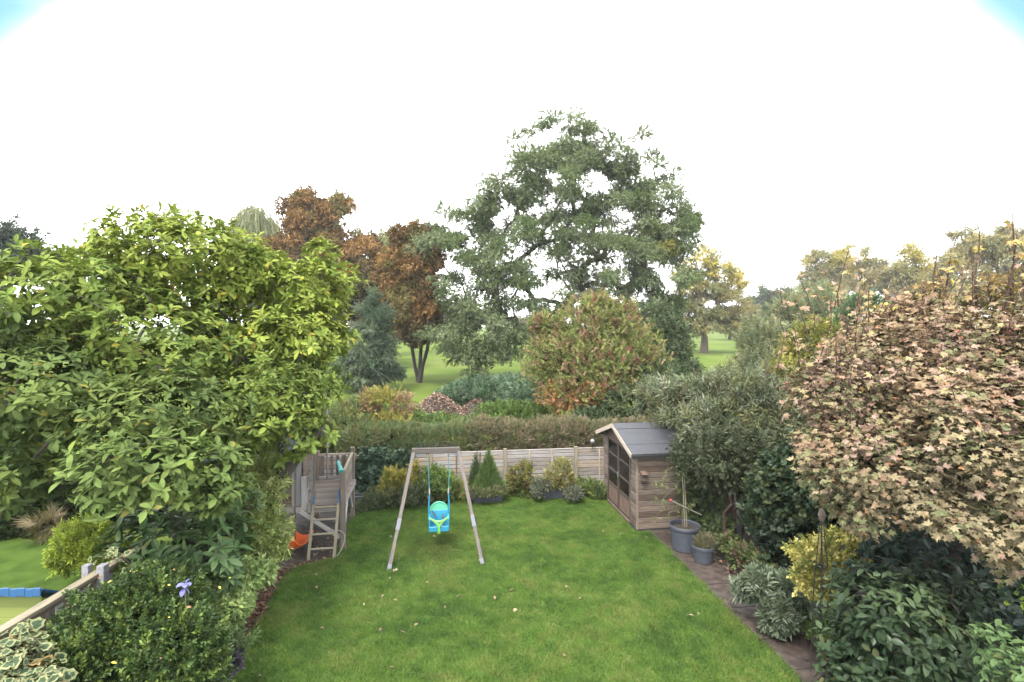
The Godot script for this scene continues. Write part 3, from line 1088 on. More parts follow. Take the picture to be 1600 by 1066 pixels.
	shrub("cherry_bush", "broad rounded bush of green, orange and red autumn leaves", "shrub", Vector3(3.378, 0, -22.703), {
		"gain": 1.4,
		"blobs": [[Vector3(3.348, 4.598, -22.5), Vector3(1.607, 1.393, 1.5)], [Vector3(4.286, 5, -22.5), Vector3(1.205, 1.018, 1.3)], [Vector3(2.095, 3.56, -22), Vector3(1.571, 1.31, 1.5)], [Vector3(4.583, 3.56, -22), Vector3(1.44, 1.44, 1.5)], [Vector3(3.199, 2.952, -21.5), Vector3(2.048, 1.408, 1.7)], [Vector3(2.476, 2.152, -20.8), Vector3(1.362, 0.693, 0.9), 1], [Vector3(3.616, 5.723, -22.5), Vector3(0.75, 0.536, 0.8)], [Vector3(1.31, 5, -22), Vector3(0.681, 0.419, 0.6)]],
		"mesh": small, "size": 0.26, "cover": 5.5, "cols": [[Color(0.085, 0.11, 0.036), Color(0.12, 0.14, 0.05), Color(0.15, 0.16, 0.06), Color(0.18, 0.14, 0.08), Color(0.13, 0.145, 0.048), Color(0.095, 0.12, 0.042), Color(0.15, 0.16, 0.055), Color(0.15, 0.075, 0.06)], [Color(0.24, 0.12, 0.055), Color(0.2, 0.14, 0.055), Color(0.12, 0.125, 0.042), Color(0.27, 0.15, 0.085)]],
		"up": 0.5, "mess": 1.1, "rough": 0.55, "freq": 1.1, "shell": 0.6, "tone_freq": 1.5, "stems": 90, "stem_r": 0.09, "twig_r": 0.008, "fork": 0.8, "feet": 4, "foot_spread": 0.3, "step": 0.35, "stem_mat": M.bark_grey,
	})
	shrub("bramble_bush", "dark green tangle between the autumn-coloured bush and the summerhouse roof", "shrub", Vector3(5, 0, -22.703), {
		"blobs": [[Vector3(4.405, 1.786, -20), Vector3(1.071, 0.81, 0.9)], [Vector3(5.75, 2.625, -21), Vector3(1, 0.9, 0.9)], [Vector3(3.15, 1.5, -19.6), Vector3(0.933, 0.327, 0.7)], [Vector3(7.714, 1.943, -24), Vector3(0.971, 0.686, 0.9)]],
		"mesh": small, "size": 0.3, "cover": 7.0, "cols": [[Color(0.05, 0.075, 0.04), Color(0.07, 0.10, 0.05), Color(0.095, 0.115, 0.055)]], "rough": 0.4, "freq": 1.2, "tone_freq": 1.0, "stems": 20, "step": 0.4,
	})
	# the heap of fallen leaves
	var heap := thing("leaf_heap", "two-humped heap of brown fallen leaves behind the hedge", "leaf heap", Vector3(-2.914, 0, -25.767))
	var hg := Geo.new()
	var hh := func(x: float, z: float) -> float:
		var a: float = 1.62 * exp(-pow((x + 0.7) / 1.2, 2) - pow(z / 1.3, 2)) + 1.25 * exp(-pow((x - 1.3) / 0.75, 2) - pow((z - 0.1) / 1.1, 2))
		return a + 0.06 * wobble(Vector3(x, 0, z), 2.0)
	for i in 30:
		for j in 16:
			var x0 := -3.0 + i * 0.2
			var z0 := -1.8 + j * 0.225
			var q := []
			for e in [[0, 0], [1, 0], [1, 1], [0, 1]]:
				var xx: float = x0 + e[0] * 0.2
				var zz: float = z0 + e[1] * 0.225
				q.append(Vector3(xx, hh.call(xx, zz) - 0.02, zz))
			hg.quad(q[0], q[1], q[2], q[3])
	put("mound", hg, M.soil, heap)
	var lg := Geo.new()
	lg.blade(Transform3D(), 1.0, 0.62, 0.5, 0.3)
	var hw := Many.new()
	for k in 6500:
		var x := rr(-2.9, 2.7)
		var z := rr(-1.7, 1.7)
		var y: float = hh.call(x, z)
		if y < 0.05:
			continue
		var c: Color = [Color(0.14, 0.085, 0.065), Color(0.20, 0.135, 0.105), Color(0.10, 0.058, 0.045), Color(0.27, 0.20, 0.165)][rng.randi() % 4]
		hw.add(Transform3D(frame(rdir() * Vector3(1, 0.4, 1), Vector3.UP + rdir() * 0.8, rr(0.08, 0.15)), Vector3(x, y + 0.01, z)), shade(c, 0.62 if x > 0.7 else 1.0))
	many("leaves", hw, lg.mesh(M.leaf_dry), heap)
	tag(heap, "two-humped heap of brown fallen leaves behind the hedge", "leaf heap")


# ---------------------------------------------------------------- the back boundary
func fence_and_hedge() -> void:
	var at := garden(0, 0, -16.15)
	var t := thing("panel_fence", "weathered grey overlap-board fence across the end of the garden", "fence", at, LEAN)
	var posts := [-4.55, -2.36, -0.16, 2.06, 4.26, 6.46]
	var mats := [M.wood_grey, M.wood_grey2, M.wood_grey3]
	for k in posts.size():
		part_box("fence_post", t, Vector3(posts[k], 0.6, 0.02), Vector3(0.1, 1.2, 0.1), M.wood_green)
	for k in posts.size() - 1:
		var a: float = posts[k] + 0.052
		var b: float = posts[k + 1] - 0.052
		for i in 9:
			var y := 0.11 + i * 0.12
			var g := Geo.new()
			g.box(Vector3((a + b) * 0.5, y, 0.016 + rr(-0.003, 0.003)), Vector3(b - a, 0.104 + rr(-0.004, 0.004), 0.014), Basis(Vector3.RIGHT, 0.16) * Basis(Vector3.BACK, rr(-0.004, 0.004)), 0.003)
			put("board", g, mats[rng.randi() % 3], t)
		part_box("backing", t, Vector3((a + b) * 0.5, 0.6, -0.012), Vector3(b - a, 1.06, 0.012), M.shed_dark)
		part_box("cap_rail", t, Vector3((a + b) * 0.5, 1.135, 0.01), Vector3(b - a, 0.028, 0.06), M.wood_grey2)
		for i in 2:
			var x := lerpf(a, b, (i + 1) / 3.0)
			part_box("batten", t, Vector3(x, 0.58, 0.036), Vector3(0.045, 1.06, 0.022), M.wood_brown if k == 2 else M.wood_grey3)
	# hedge behind it
	var bits := []
	for k in 2:
		bits.append(spray(13, 0.26, 0.15, 0.3, 0.15, 65.0).mesh(M.leaf))
	var blobs := []
	for k in 13:
		var x := -2.2 + k * 0.95
		blobs.append([garden(x, 0.9, -17.25), Vector3(0.75, 0.90 + 0.07 * sin(k * 2.1) + 0.04 * sin(k * 5.3), 0.85), 1 if k > 3 else 0, 4.0])
	shrub("clipped_hedge", "long clipped hedge of small dull green and bronze leaves above the fence", "hedge", garden(1.5, 0, -17.25), {
		"gain": 1.25,
		"blobs": blobs, "mesh": bits, "size": 0.17, "cover": 9.0, "shell": 0.3, "rough": 0.2, "freq": 1.7, "out": 1.2, "mess": 0.8, "tone_freq": 1.6,
		"cols": [[Color(0.06, 0.085, 0.038), Color(0.08, 0.105, 0.05), Color(0.095, 0.10, 0.045)], [Color(0.085, 0.088, 0.048), Color(0.115, 0.105, 0.062), Color(0.14, 0.105, 0.075), Color(0.07, 0.082, 0.042)]],
		"stems": 60, "feet": 6, "foot_spread": 3.0, "step": 0.4,
	})
	shrub("privet_bush", "loose olive-green hedge growth behind the climbing frame", "shrub", garden(-3.9, 0, -17.2), {
		"gain": 1.15,
		"blobs": [[Vector3(-5.017, 1.212, -17.2), Vector3(1.024, 0.819, 0.8)], [Vector3(-6.007, 1.375, -17.4), Vector3(1.036, 0.932, 0.8)], [Vector3(-5.286, 1.807, -18.5), Vector3(0.991, 0.661, 0.9)], [Vector3(-7.5, 1.146, -17.5), Vector3(1.458, 1.25, 0.8)], [Vector3(-4.086, 1.124, -17.6), Vector3(0.838, 0.629, 0.7)]],
		"mesh": bits, "size": 0.24, "cover": 6.5, "cols": [[Color(0.06, 0.085, 0.036), Color(0.085, 0.11, 0.045), Color(0.12, 0.125, 0.045)]], "rough": 0.35, "freq": 1.6, "tone_freq": 1.4, "stems": 30, "feet": 3, "foot_spread": 0.8, "step": 0.4,
	})
	shrub("dogwood_bush", "small yellow and pink autumn shrub with pale bare stems above the hedge", "shrub", garden(-1.75, 0, -17.6), {
		"blobs": [[Vector3(-4.329, 2.579, -18), Vector3(0.557, 0.3, 0.45)], [Vector3(-3.643, 2.279, -18), Vector3(0.471, 0.386, 0.4), 1], [Vector3(-3.981, 1.648, -17.6), Vector3(0.712, 0.503, 0.5)], [Vector3(-4.714, 2.364, -18), Vector3(0.429, 0.429, 0.4), 1]],
		"mesh": bits, "size": 0.26, "cover": 4.0, "cols": [[Color(0.20, 0.19, 0.05), Color(0.25, 0.22, 0.06), Color(0.15, 0.16, 0.05)], [Color(0.24, 0.17, 0.11), Color(0.22, 0.19, 0.07), Color(0.19, 0.12, 0.09)]], "rough": 0.4, "tone_freq": 2.0, "stems": 40, "feet": 4, "foot_spread": 0.15, "stem_r": 0.025, "fork": 1.2, "step": 0.3, "stem_mat": M.bark_grey,
	})
	# climbers and small plants along the fence
	var ivy := Geo.new()
	for k in 4:
		var f := Transform3D(frame(Vector3(rr(-1, 1), -0.5, rr(0.2, 1)), Vector3(0, 0.5, 1), 1.0), rdir() * 0.35)
		ivy.tint = shade(Color.WHITE, rr(0.75, 1.2))
		ivy.lobed(f, 0.42, [Vector2(0, 1.0), Vector2(30, 0.62), Vector2(62, 0.85), Vector2(95, 0.5), Vector2(130, 0.62), Vector2(179.5, 0.35)])
	var ivy_mesh := ivy.mesh(M.leaf_gloss)
	shrub("ivy", "dark blue-green ivy climbing the fence beside the climbing frame", "climbing plant", garden(-1.7, 0, -15.95), {
		"blobs": [[Vector3(-4.07, 0.692, -15.4), Vector3(0.477, 0.77, 0.25)], [Vector3(-3.875, 1.125, -15.5), Vector3(0.48, 0.369, 0.2)], [Vector3(-3.194, 1.1, -15.6), Vector3(0.334, 0.297, 0.15)], [Vector3(-4.162, 0.114, -15.2), Vector3(0.47, 0.326, 0.3)]],
		"mesh": [ivy_mesh], "size": 0.15, "cover": 4.0, "cols": [[Color(0.024, 0.044, 0.027), Color(0.036, 0.062, 0.038), Color(0.048, 0.078, 0.05)]], "rough": 0.3, "tone_freq": 3.0, "out": 1.0, "up": 0.1,
	})


# ---------------------------------------------------------------- the playhouse with its deck
func playhouse() -> void:
	var at := garden(-3.0, 0, -13.2)
	var t := thing("playhouse", "raised wooden playhouse with railed deck and ladder, partly behind foliage", "playhouse", at, LEAN)
	var w := [M.deck, M.deck2, M.deck3]
	# deck
	for k in 14:
		part_box("deck_board", t, Vector3(0.46, 1.0 + rr(-0.002, 0.002), -0.92 + k * 0.138), Vector3(0.98, 0.026, 0.132), w[k % 3])
	part_box("deck_beam", t, Vector3(0.46, 0.92, 0.93), Vector3(1.0, 0.13, 0.045), M.wood_grey2)
	part_box("deck_beam", t, Vector3(0.46, 0.92, -1.0), Vector3(1.0, 0.13, 0.045), M.wood_grey2)
	part_box("deck_beam", t, Vector3(-0.03, 0.92, 0.0), Vector3(0.045, 0.13, 1.8), M.wood_grey2)
	part_box("deck_beam", t, Vector3(0.93, 0.92, 0.0), Vector3(0.045, 0.13, 1.8), M.wood_grey2)
	for e in [[0.97, 0.98, 1.76], [0.87, -1.03, 1.82], [0.36, 0.99, 2.2], [0.0, -1.03, 1.75]]:
		var thick: float = 0.045 if e[2] > 2.0 else 0.105
		var foot: float = 0.9 if e[2] > 2.0 else 0.0
		part_box("post", t, Vector3(e[0], (e[2] + foot) * 0.5, e[1]), Vector3(thick, e[2] - foot, thick), w[rng.randi() % 3], Basis.IDENTITY, 0.008)
		if foot == 0.0:
			part_box("post_foot", t, Vector3(e[0], 0.06, e[1]), Vector3(thick + 0.012, 0.12, thick + 0.012), M.wood_brown)
	part_tube("flag_pole", t, [Vector3(0.26, 0.9, -0.97), Vector3(0.26, 2.1, -0.97), Vector3(0.25, 3.3, -0.97)], 0.022, M.wood_grey2)
	# back railing
	part_box("rail", t, Vector3(0.44, 1.65, -1.0), Vector3(0.8, 0.06, 0.04), M.wood_grey3)
	part_box("rail", t, Vector3(0.44, 1.08, -1.0), Vector3(0.8, 0.05, 0.04), M.wood_grey)
	for e in [[0.12, 0.12], [0.36, 0.07], [0.5, 0.07], [0.66, 0.12], [0.79, 0.06]]:
		part_box("slat", t, Vector3(e[0], 1.36, -1.025), Vector3(e[1], 0.58, 0.02), w[rng.randi() % 3])
	# right side panel and its rails
	for k in 4:
		part_bar("side_board", t, Vector3(0.95, 1.12 + k * 0.142, 0.92), Vector3(0.865, 1.12 + k * 0.142, -0.96), 0.02, 0.136, w[k % 3])
	part_bar("rail", t, Vector3(0.97, 1.71, 0.93), Vector3(0.875, 1.69, -0.97), 0.06, 0.04, M.wood_green)
	part_bar("brace", t, Vector3(0.06, 0.9, 0.95), Vector3(0.9, 0.28, 0.95), 0.03, 0.09, M.wood_grey)
	part_bar("brace", t, Vector3(0.93, 0.88, 0.1), Vector3(0.97, 0.25, 0.88), 0.03, 0.07, M.wood_grey)
	part_bar("brace", t, Vector3(0.9, 0.88, -0.4), Vector3(0.87, 0.3, -0.98), 0.03, 0.07, M.wood_grey)
	# the hut
	part_box("hut_beam", t, Vector3(-0.95, 0.9, 0.86), Vector3(1.75, 0.14, 0.06), M.wood_grey2)
	for k in 9:
		part_box("wall_board", t, Vector3(-0.95, 1.03 + k * 0.118, 0.82), Vector3(1.66, 0.112, 0.022), [M.wood_brown, M.wood_brown2, M.shed][k % 3], Basis(Vector3.RIGHT, 0.06))
		part_box("wall_board", t, Vector3(-0.95, 1.03 + k * 0.118, -0.98), Vector3(1.66, 0.112, 0.022), M.wood_brown2)
		part_box("wall_board", t, Vector3(-1.79, 1.03 + k * 0.118, -0.08), Vector3(0.022, 0.112, 1.76), M.wood_brown2)
	for k in 9:
		if k > 6:
			part_box("wall_board", t, Vector3(-0.115, 1.03 + k * 0.118, -0.08), Vector3(0.022, 0.112, 1.76), M.wood_brown)
		else:
			part_box("wall_board", t, Vector3(-0.115, 1.03 + k * 0.118, -0.5), Vector3(0.022, 0.112, 0.92), M.wood_brown)
	part_box("hut_floor", t, Vector3(-0.95, 0.975, -0.08), Vector3(1.66, 0.02, 1.76), M.wood_grey2)
	part_box("corner_post", t, Vector3(-0.11, 1.52, 0.83), Vector3(0.06, 1.1, 0.06), M.wood_grey3)
	part_box("door_frame", t, Vector3(-0.055, 1.5, 0.85), Vector3(0.05, 1.12, 0.06), M.white)
	part_box("door", t, Vector3(0.02, 1.5, 0.9), Vector3(0.11, 1.0, 0.03), M.white, Basis(Vector3.UP, 0.2))
	part_box("gate_post", t, Vector3(0.14, 1.28, 0.93), Vector3(0.11, 0.72, 0.05), M.wood_grey)
	part_box("climbing_board", t, Vector3(0.28, 1.45, 0.97), Vector3(0.055, 1.1, 0.03), M.white)
	for k in 4:
		part_tube("hook", t, [Vector3(0.28, 1.12 + k * 0.22, 0.985), Vector3(0.28, 1.12 + k * 0.22, 1.02), Vector3(0.28, 1.15 + k * 0.22, 1.035)], 0.012, M.black, 6)
	for k in 4:
		part_box("leg", t, Vector3([-1.75, -0.12, -1.75, -0.12][k], 0.42, [0.8, 0.8, -0.95, -0.95][k]), Vector3(0.09, 0.84, 0.09), M.wood_brown)
	part_bar("roof", t, Vector3(-0.92, 2.06, 1.0), Vector3(-0.92, 2.55, -0.08), 2.0, 0.04, M.slate)
	part_bar("roof", t, Vector3(-0.92, 2.55, -0.08), Vector3(-0.92, 2.06, -1.16), 2.0, 0.04, M.slate)
	part_box("roof_edge", t, Vector3(-0.92, 2.05, 1.02), Vector3(2.02, 0.07, 0.03), M.slate)
	# ladder
	for x in [0.345, 0.865]:
		part_bar("ladder_rail", t, Vector3(x - 0.01, 0.0, 1.42), Vector3(x + 0.015, 1.12, 0.975), 0.055, 0.05, M.wood_green)
		part_bar("grab_handle", t, Vector3(x + 0.015, 1.06, 1.02), Vector3(x + 0.02, 1.34, 0.94), 0.035, 0.075, M.blue_roof)
	for e in [0.21, 0.48, 0.75, 0.99]:
		var z: float = 1.42 - 0.445 * e / 1.12
		part_tube("rung", t, [Vector3(0.36, e, z), Vector3(0.6, e, z), Vector3(0.86, e, z)], 0.024, M.wood_green)
	# toy telescope on the corner post
	var s := Geo.new()
	s.tube(PackedVector3Array([Vector3(0.84, 1.93, 0.86), Vector3(0.9, 1.86, 1.0), Vector3(0.905, 1.853, 1.01), Vector3(0.96, 1.78, 1.14)]), PackedFloat32Array([0.032, 0.034, 0.045, 0.05]), 12)
	var tele := thing("toy_telescope", "teal plastic toy telescope fixed on the deck's corner post", "telescope", at + garden(0.9, 1.86, 1.0), LEAN)
	var o := put("tube", s, M.teal, tele)
	o.position = -Vector3(0.9, 1.86, 1.0)
	var y := Geo.new()
	y.bar(Vector3(0.9, 1.76, 1.0), Vector3(0.9, 1.86, 1.0), 0.03, 0.03)
	put("bracket", y, M.teal, tele).position = -Vector3(0.9, 1.86, 1.0)
	# rope on the ladder
	var rope := thing("rope", "pale rope hanging from a pulley ring and looped behind the ladder", "rope", at + garden(0.28, 0, 1.0), LEAN)
	var rp := []
	var keys := [Vector3(0.27, 1.62, 1.03), Vector3(0.24, 1.35, 1.06), Vector3(0.25, 1.06, 1.06), Vector3(0.33, 0.86, 1.1), Vector3(0.5, 0.66, 1.16), Vector3(0.72, 0.56, 1.18), Vector3(0.97, 0.46, 1.1), Vector3(1.03, 0.3, 1.12), Vector3(0.96, 0.1, 1.3), Vector3(0.88, 0.05, 1.4)]
	for k in keys.size() - 1:
		for i in 4:
			var pa: Vector3 = keys[maxi(k - 1, 0)]
			var pd: Vector3 = keys[mini(k + 2, keys.size() - 1)]
			rp.append((keys[k] as Vector3).cubic_interpolate(keys[k + 1], pa, pd, i / 4.0) - Vector3(0.28, 0, 1.0))
	part_tube("cord", rope, rp, 0.008, M.rope, 6)
	var ring := []
	for k in 17:
		ring.append(Vector3(-0.01 + 0.06 * cos(k * TAU / 16), 1.62 + 0.06 * sin(k * TAU / 16), 0.05))
	part_tube("ring", rope, ring, 0.012, M.white, 6)
	# orange toy under the hut
	var toy := thing("sledge", "bright orange curved plastic sledge lying under the playhouse", "sledge", garden(-3.05, 0.02, -12.45), LEAN - 0.3)
	toy.scale = Vector3.ONE * 1.35
	var sg := Geo.new()
	var prof := []
	for k in 9:
		var a := -0.9 + k * 0.28
		prof.append(Vector3(0, 0.32 - 0.3 * cos(a), 0.34 * sin(a) + 0.06))
	for k in 8:
		for i in 6:
			var q := []
			for e in [[0, 0], [1, 0], [1, 1], [0, 1]]:
				var u: float = -1.0 + (i + e[0]) / 3.0
				var p: Vector3 = prof[k + e[1]]
				q.append(p + Vector3(u * 0.17, 0.09 * u * u, 0))
			sg.quad(q[0], q[1], q[2], q[3], Vector3(0, 1, -0.3))
	put("shell", sg, M.orange, toy)
	for x in [-0.17, 0.17]:
		var pts := []
		for p in prof:
			pts.append(p + Vector3(x, 0.09, 0))
		part_tube("rim", toy, pts, 0.014, M.orange, 6)


# ---------------------------------------------------------------- the summerhouse
func summerhouse() -> void:
	var at := garden(6.0, 0, -13.6)
	var t := thing("summerhouse", "brown timber summerhouse with glazed double doors and grey felt roof", "summerhouse", at, LEAN)
	var cl := [M.shed, M.shed2, M.shed3, M.shed]
	var ev := 1.86
	part_box("base", t, Vector3(0, 0.03, 0), Vector3(2.56, 0.06, 2.64), M.black)
	part_box("lining", t, Vector3(0, 0.97, 1.272), Vector3(2.4, 1.78, 0.012), M.shed_dark)
	for z in [1.06, -1.06]:
		part_box("lining", t, Vector3(-1.222, 0.95, z), Vector3(0.012, 1.76, 0.34), M.shed_dark)
	# near side and far side, board by board
	for k in 13:
		var y := 0.13 + k * 0.136
		part_box("board", t, Vector3(0, y, 1.29), Vector3(2.42, 0.122, 0.016), cl[rng.randi() % 4], Basis(Vector3.RIGHT, 0.12), 0.003)
		part_box("board", t, Vector3(0, y, -1.29), Vector3(2.42, 0.14, 0.018), M.shed2)
		part_box("board", t, Vector3(1.23, y, 0), Vector3(0.018, 0.14, 2.5), M.shed2)
		if y < 1.8:
			part_box("board", t, Vector3(-1.235, y, 1.06), Vector3(0.016, 0.122, 0.36), cl[rng.randi() % 4], Basis(Vector3.BACK, 0.12))
			part_box("board", t, Vector3(-1.235, y, -1.06), Vector3(0.016, 0.122, 0.36), cl[rng.randi() % 4], Basis(Vector3.BACK, 0.12))
	for z in [1.27, -1.27]:
		part_box("corner_post", t, Vector3(-1.235, 0.96, z), Vector3(0.05, 1.8, 0.05), M.shed3)
		part_box("corner_post", t, Vector3(1.225, 0.96, z), Vector3(0.05, 1.8, 0.05), M.shed2)
	for z in [0.87, -0.87]:
		part_box("door_post", t, Vector3(-1.24, 0.96, z), Vector3(0.055, 1.8, 0.045), M.shed2)
	# gable above the doors
	for s in [-1, 1]:
		var gg := Geo.new()
		var x := -1.225 if s < 0 else 1.225
		for d in [-0.012, 0.012]:
			gg.tri(Vector3(x + d, ev - 0.02, 1.26), Vector3(x + d, ev - 0.02, -1.26), Vector3(x + d, 2.28, 0), Vector3(signf(d), 0, 0))
		put("gable_panel", gg, M.shed_dark, t)
	part_box("lintel", t, Vector3(-1.24, 1.865, 0), Vector3(0.05, 0.05, 2.5), M.shed2)
	part_box("sill", t, Vector3(-1.26, 0.085, 0), Vector3(0.06, 0.05, 1.74), M.shed_dark)
	# doors
	for s in [-1.0, 1.0]:
		var door := Node3D.new()
		place(door, "door", t, Vector3(-1.245, 0.11, 0.43 * s))
		var g := Geo.new()
		for z in [-0.4, 0.4]:
			g.box(Vector3(0, 0.865, z), Vector3(0.042, 1.73, 0.06))
		for y in [0.03, 0.5, 0.9, 1.33, 1.71]:
			g.box(Vector3(0.002, y, 0), Vector3(0.034, 0.045 if y > 0.6 and y < 1.6 else 0.07, 0.745))
		put("frame", g, M.shed_door, door)
		for k in 6:
			part_box("panel", door, Vector3(0.004, 0.265, -0.32 + k * 0.128), Vector3(0.016, 0.42, 0.122), M.shed_dark)
		for e in [[0.535, 0.878], [0.922, 1.308], [1.352, 1.675]]:
			part_box("pane", door, Vector3(0, (e[0] + e[1]) * 0.5, 0), Vector3(0.005, e[1] - e[0], 0.74), M.glass, Basis.IDENTITY, 0.0005)
		if s > 0.0:
			part_box("handle", door, Vector3(-0.04, 0.92, -0.4), Vector3(0.03, 0.13, 0.025), M.metal)
	# floor and roof
	part_box("floor", t, Vector3(0, 0.08, 0), Vector3(2.4, 0.03, 2.5), M.shed2)
	var rise := 0.46
	for s in [-1.0, 1.0]:
		var up := Vector3(0, rise, -1.42 * s).normalized()
		var nrm := Vector3(0, 1.42, rise * s).normalized()
		var a := Vector3(0, 2.345, 0)
		var b := Vector3(0, 2.345 - rise, 1.42 * s)
		var g := Geo.new()
		var bs := Basis(Vector3.RIGHT, nrm, Vector3.RIGHT.cross(nrm))
		g.box((a + b) * 0.5, Vector3(2.86, 0.03, a.distance_to(b)), bs, 0.004)
		var rf := put("roof", g, M.felt, t)
		part_box("felt_lap", rf, (a + b) * 0.5 + nrm * 0.018 + up * 0.05, Vector3(2.87, 0.007, 0.72), M.felt, bs, 0.002)
		part_box("felt_lap", rf, a + nrm * 0.022 - up * 0.14, Vector3(2.875, 0.007, 0.3), M.felt, bs, 0.002)
		for x in [-1.44, 1.44]:
			part_bar("barge_board", t, a + Vector3(x, -0.035, 0.0), b + Vector3(x, -0.035, 0), 0.02, 0.11, M.wood_grey3)
		part_box("eaves_board", t, b + Vector3(0, -0.05, 0.012 * s), Vector3(2.84, 0.075, 0.02), M.black)
	var nb := thing("bird_box", "small dark wooden bird box fixed to the summerhouse wall", "bird box", garden(4.90, 1.33, -12.24), LEAN)
	part_box("body", nb, Vector3(0, 0, 0), Vector3(0.13, 0.18, 0.12), M.wood_brown2)
	part_box("lid", nb, Vector3(0, 0.1, 0.02), Vector3(0.17, 0.02, 0.18), M.shed_dark, Basis(Vector3.RIGHT, 0.25))
	part_tube("entrance", nb, [Vector3(0, 0.01, 0.055), Vector3(0, 0.01, 0.063)], 0.02, M.black, 12)
	var ws := Geo.new()
	ws.lathe([Vector2(0.0, -0.09), Vector2(0.05, -0.075), Vector2(0.085, -0.03), Vector2(0.09, 0.02), Vector2(0.06, 0.07), Vector2(0.02, 0.1), Vector2(0.0, 0.1)], 18)
	var lamp := thing("hanging_ornament", "round white ornament hanging by the fence left of the summerhouse", "ornament", garden(4.75, 1.37, -16.0), LEAN)
	lamp.scale = Vector3.ONE * 0.75
	put("globe", ws, M.white, lamp)
	part_tube("hook", lamp, [Vector3(0, 0.1, 0), Vector3(0, 0.2, 0.02), Vector3(0.03, 0.24, 0), Vector3(0.06, 0.18, 0)], 0.008, M.dark_metal, 6)
	part_tube("bracket", lamp, [Vector3(0.03, 0.235, 0.0), Vector3(0.03, 0.2, -0.12), Vector3(0.03, -0.35, -0.14)], 0.012, M.dark_metal, 6)


# ---------------------------------------------------------------- the swing
func swing() -> void:
	var at := garden(0, 0, -12.2)
	var t := thing("swing_frame", "weathered timber A-frame swing with steel sleeves on the lawn", "swing frame", at, LEAN)
	var top := 2.14
	part_box("beam", t, Vector3(-0.01, top, 0), Vector3(1.06, 0.12, 0.1), M.swing_wood2, Basis.IDENTITY, 0.008)
	for s in [-1.0, 1.0]:
		for f in [-1.0, 1.0]:
			var a := Vector3(0.5 * s, top - 0.02, 0.065 * f)
			var b := Vector3(0.945 * s, 0.02, 1.11 * f)
			var mid := a.lerp(b, 0.63)
			var w: Material = M.swing_wood if f > 0 else M.wood_brown
			part_bar("leg", t, a, mid, 0.075, 0.06, w, Vector3.BACK)
			var lower := part_bar("leg", t, mid, b, 0.07, 0.055, M.swing_wood if f > 0 else M.wood_brown2, Vector3.BACK)
			part_bar("sleeve", t, a.lerp(b, 0.585), a.lerp(b, 0.685), 0.086, 0.07, M.metal if f > 0 else M.dark_metal, Vector3.BACK)
			part_bar("foot", t, a.lerp(b, 0.955), a.lerp(b, 1.004), 0.082, 0.066, M.metal if f > 0 else M.dark_metal, Vector3.BACK)
			part_bar("ground_stake", lower, a.lerp(b, 0.86) + Vector3(0.045 * s, 0, -0.03 * f), a.lerp(b, 1.0) + Vector3(0.045 * s, -0.02, -0.03 * f), 0.02, 0.03, M.black, Vector3.BACK)
			for k in 2:
				var p := a.lerp(b, 0.605 + 0.055 * k)
				part_tube("bolt", t, [p + Vector3(0.05 * s, 0, 0), p + Vector3(0.075 * s, 0, 0)], 0.014, M.dark_metal, 6)
		# curved steel gusset under the beam
		var g := Geo.new()
		var arc := []
		for k in 7:
			var u := k / 6.0
			arc.append(Vector3(s * (0.56 - 0.3 * u), top - 0.06 - 0.14 * pow(1.0 - u, 2.0) - 0.015, 0))
		for k in 6:
			var p: Vector3 = arc[k]
			var q: Vector3 = arc[k + 1]
			for z in [-0.055, 0.055]:
				g.quad(Vector3(p.x, top - 0.06, z), Vector3(q.x, top - 0.06, z), Vector3(q.x, q.y, z), Vector3(p.x, p.y, z), Vector3(0, 0, signf(z)))
			g.quad(p + Vector3(0, 0, -0.055), q + Vector3(0, 0, -0.055), q + Vector3(0, 0, 0.055), p + Vector3(0, 0, 0.055), Vector3.DOWN)
		put("gusset", g, M.metal, t)
	var sp := Geo.new()
	for k in 34:
		var x := -0.44 + k * 0.0272
		sp.tube(PackedVector3Array([Vector3(x, top + 0.055, 0), Vector3(x + rr(-0.008, 0.008), top + 0.2 + rr(-0.02, 0.01), rr(-0.03, 0.03))]), PackedFloat32Array([0.0035, 0.0025]), 4)
	put("bird_spikes", sp, M.dark_metal, t).set_meta("kind", "stuff")
	# the hanging seat
	var so := at + garden(0.06, 0.13, 0.08)
	var seat := thing("baby_swing_seat", "blue and mint plastic baby seat hanging on teal ropes from the swing frame", "swing seat", so, LEAN)
	for s in [-1.0, 1.0]:
		part_tube("rope", seat, [Vector3(0.235 * s - 0.02, 1.9, -0.08), Vector3(0.23 * s, 1.5, -0.06), Vector3(0.21 * s, 1.1, -0.02)], 0.009, M.rope_teal, 6)
		part_tube("rope", seat, [Vector3(0.21 * s, 1.1, -0.02), Vector3(0.225 * s, 0.85, 0.06), Vector3(0.225 * s, 0.52, 0.1)], 0.011, M.swing_blue, 6)
		part_tube("rope", seat, [Vector3(0.21 * s, 1.1, -0.02), Vector3(0.215 * s, 0.85, -0.1), Vector3(0.21 * s, 0.6, -0.14)], 0.009, M.swing_blue, 6)
		part_tube("rope_collar", seat, [Vector3(0.21 * s, 1.05, -0.015), Vector3(0.21 * s, 1.17, -0.025)], 0.017, M.rope, 8)
		part_tube("hanger", seat, [Vector3(0.235 * s - 0.02, 1.88, -0.08), Vector3(0.235 * s - 0.02, 1.965, -0.08)], 0.022, M.rope, 8)
	# bucket: floor, back shell, sides
	var bk := Geo.new()
	bk.box(Vector3(0, 0.29, 0.0), Vector3(0.42, 0.05, 0.34), Basis.IDENTITY, 0.02)
	bk.box(Vector3(0, 0.33, 0.165), Vector3(0.43, 0.11, 0.035), Basis.IDENTITY, 0.016)
	for s in [-1.0, 1.0]:
		bk.box(Vector3(0.205 * s, 0.42, 0.0), Vector3(0.035, 0.26, 0.34), Basis.IDENTITY, 0.016)
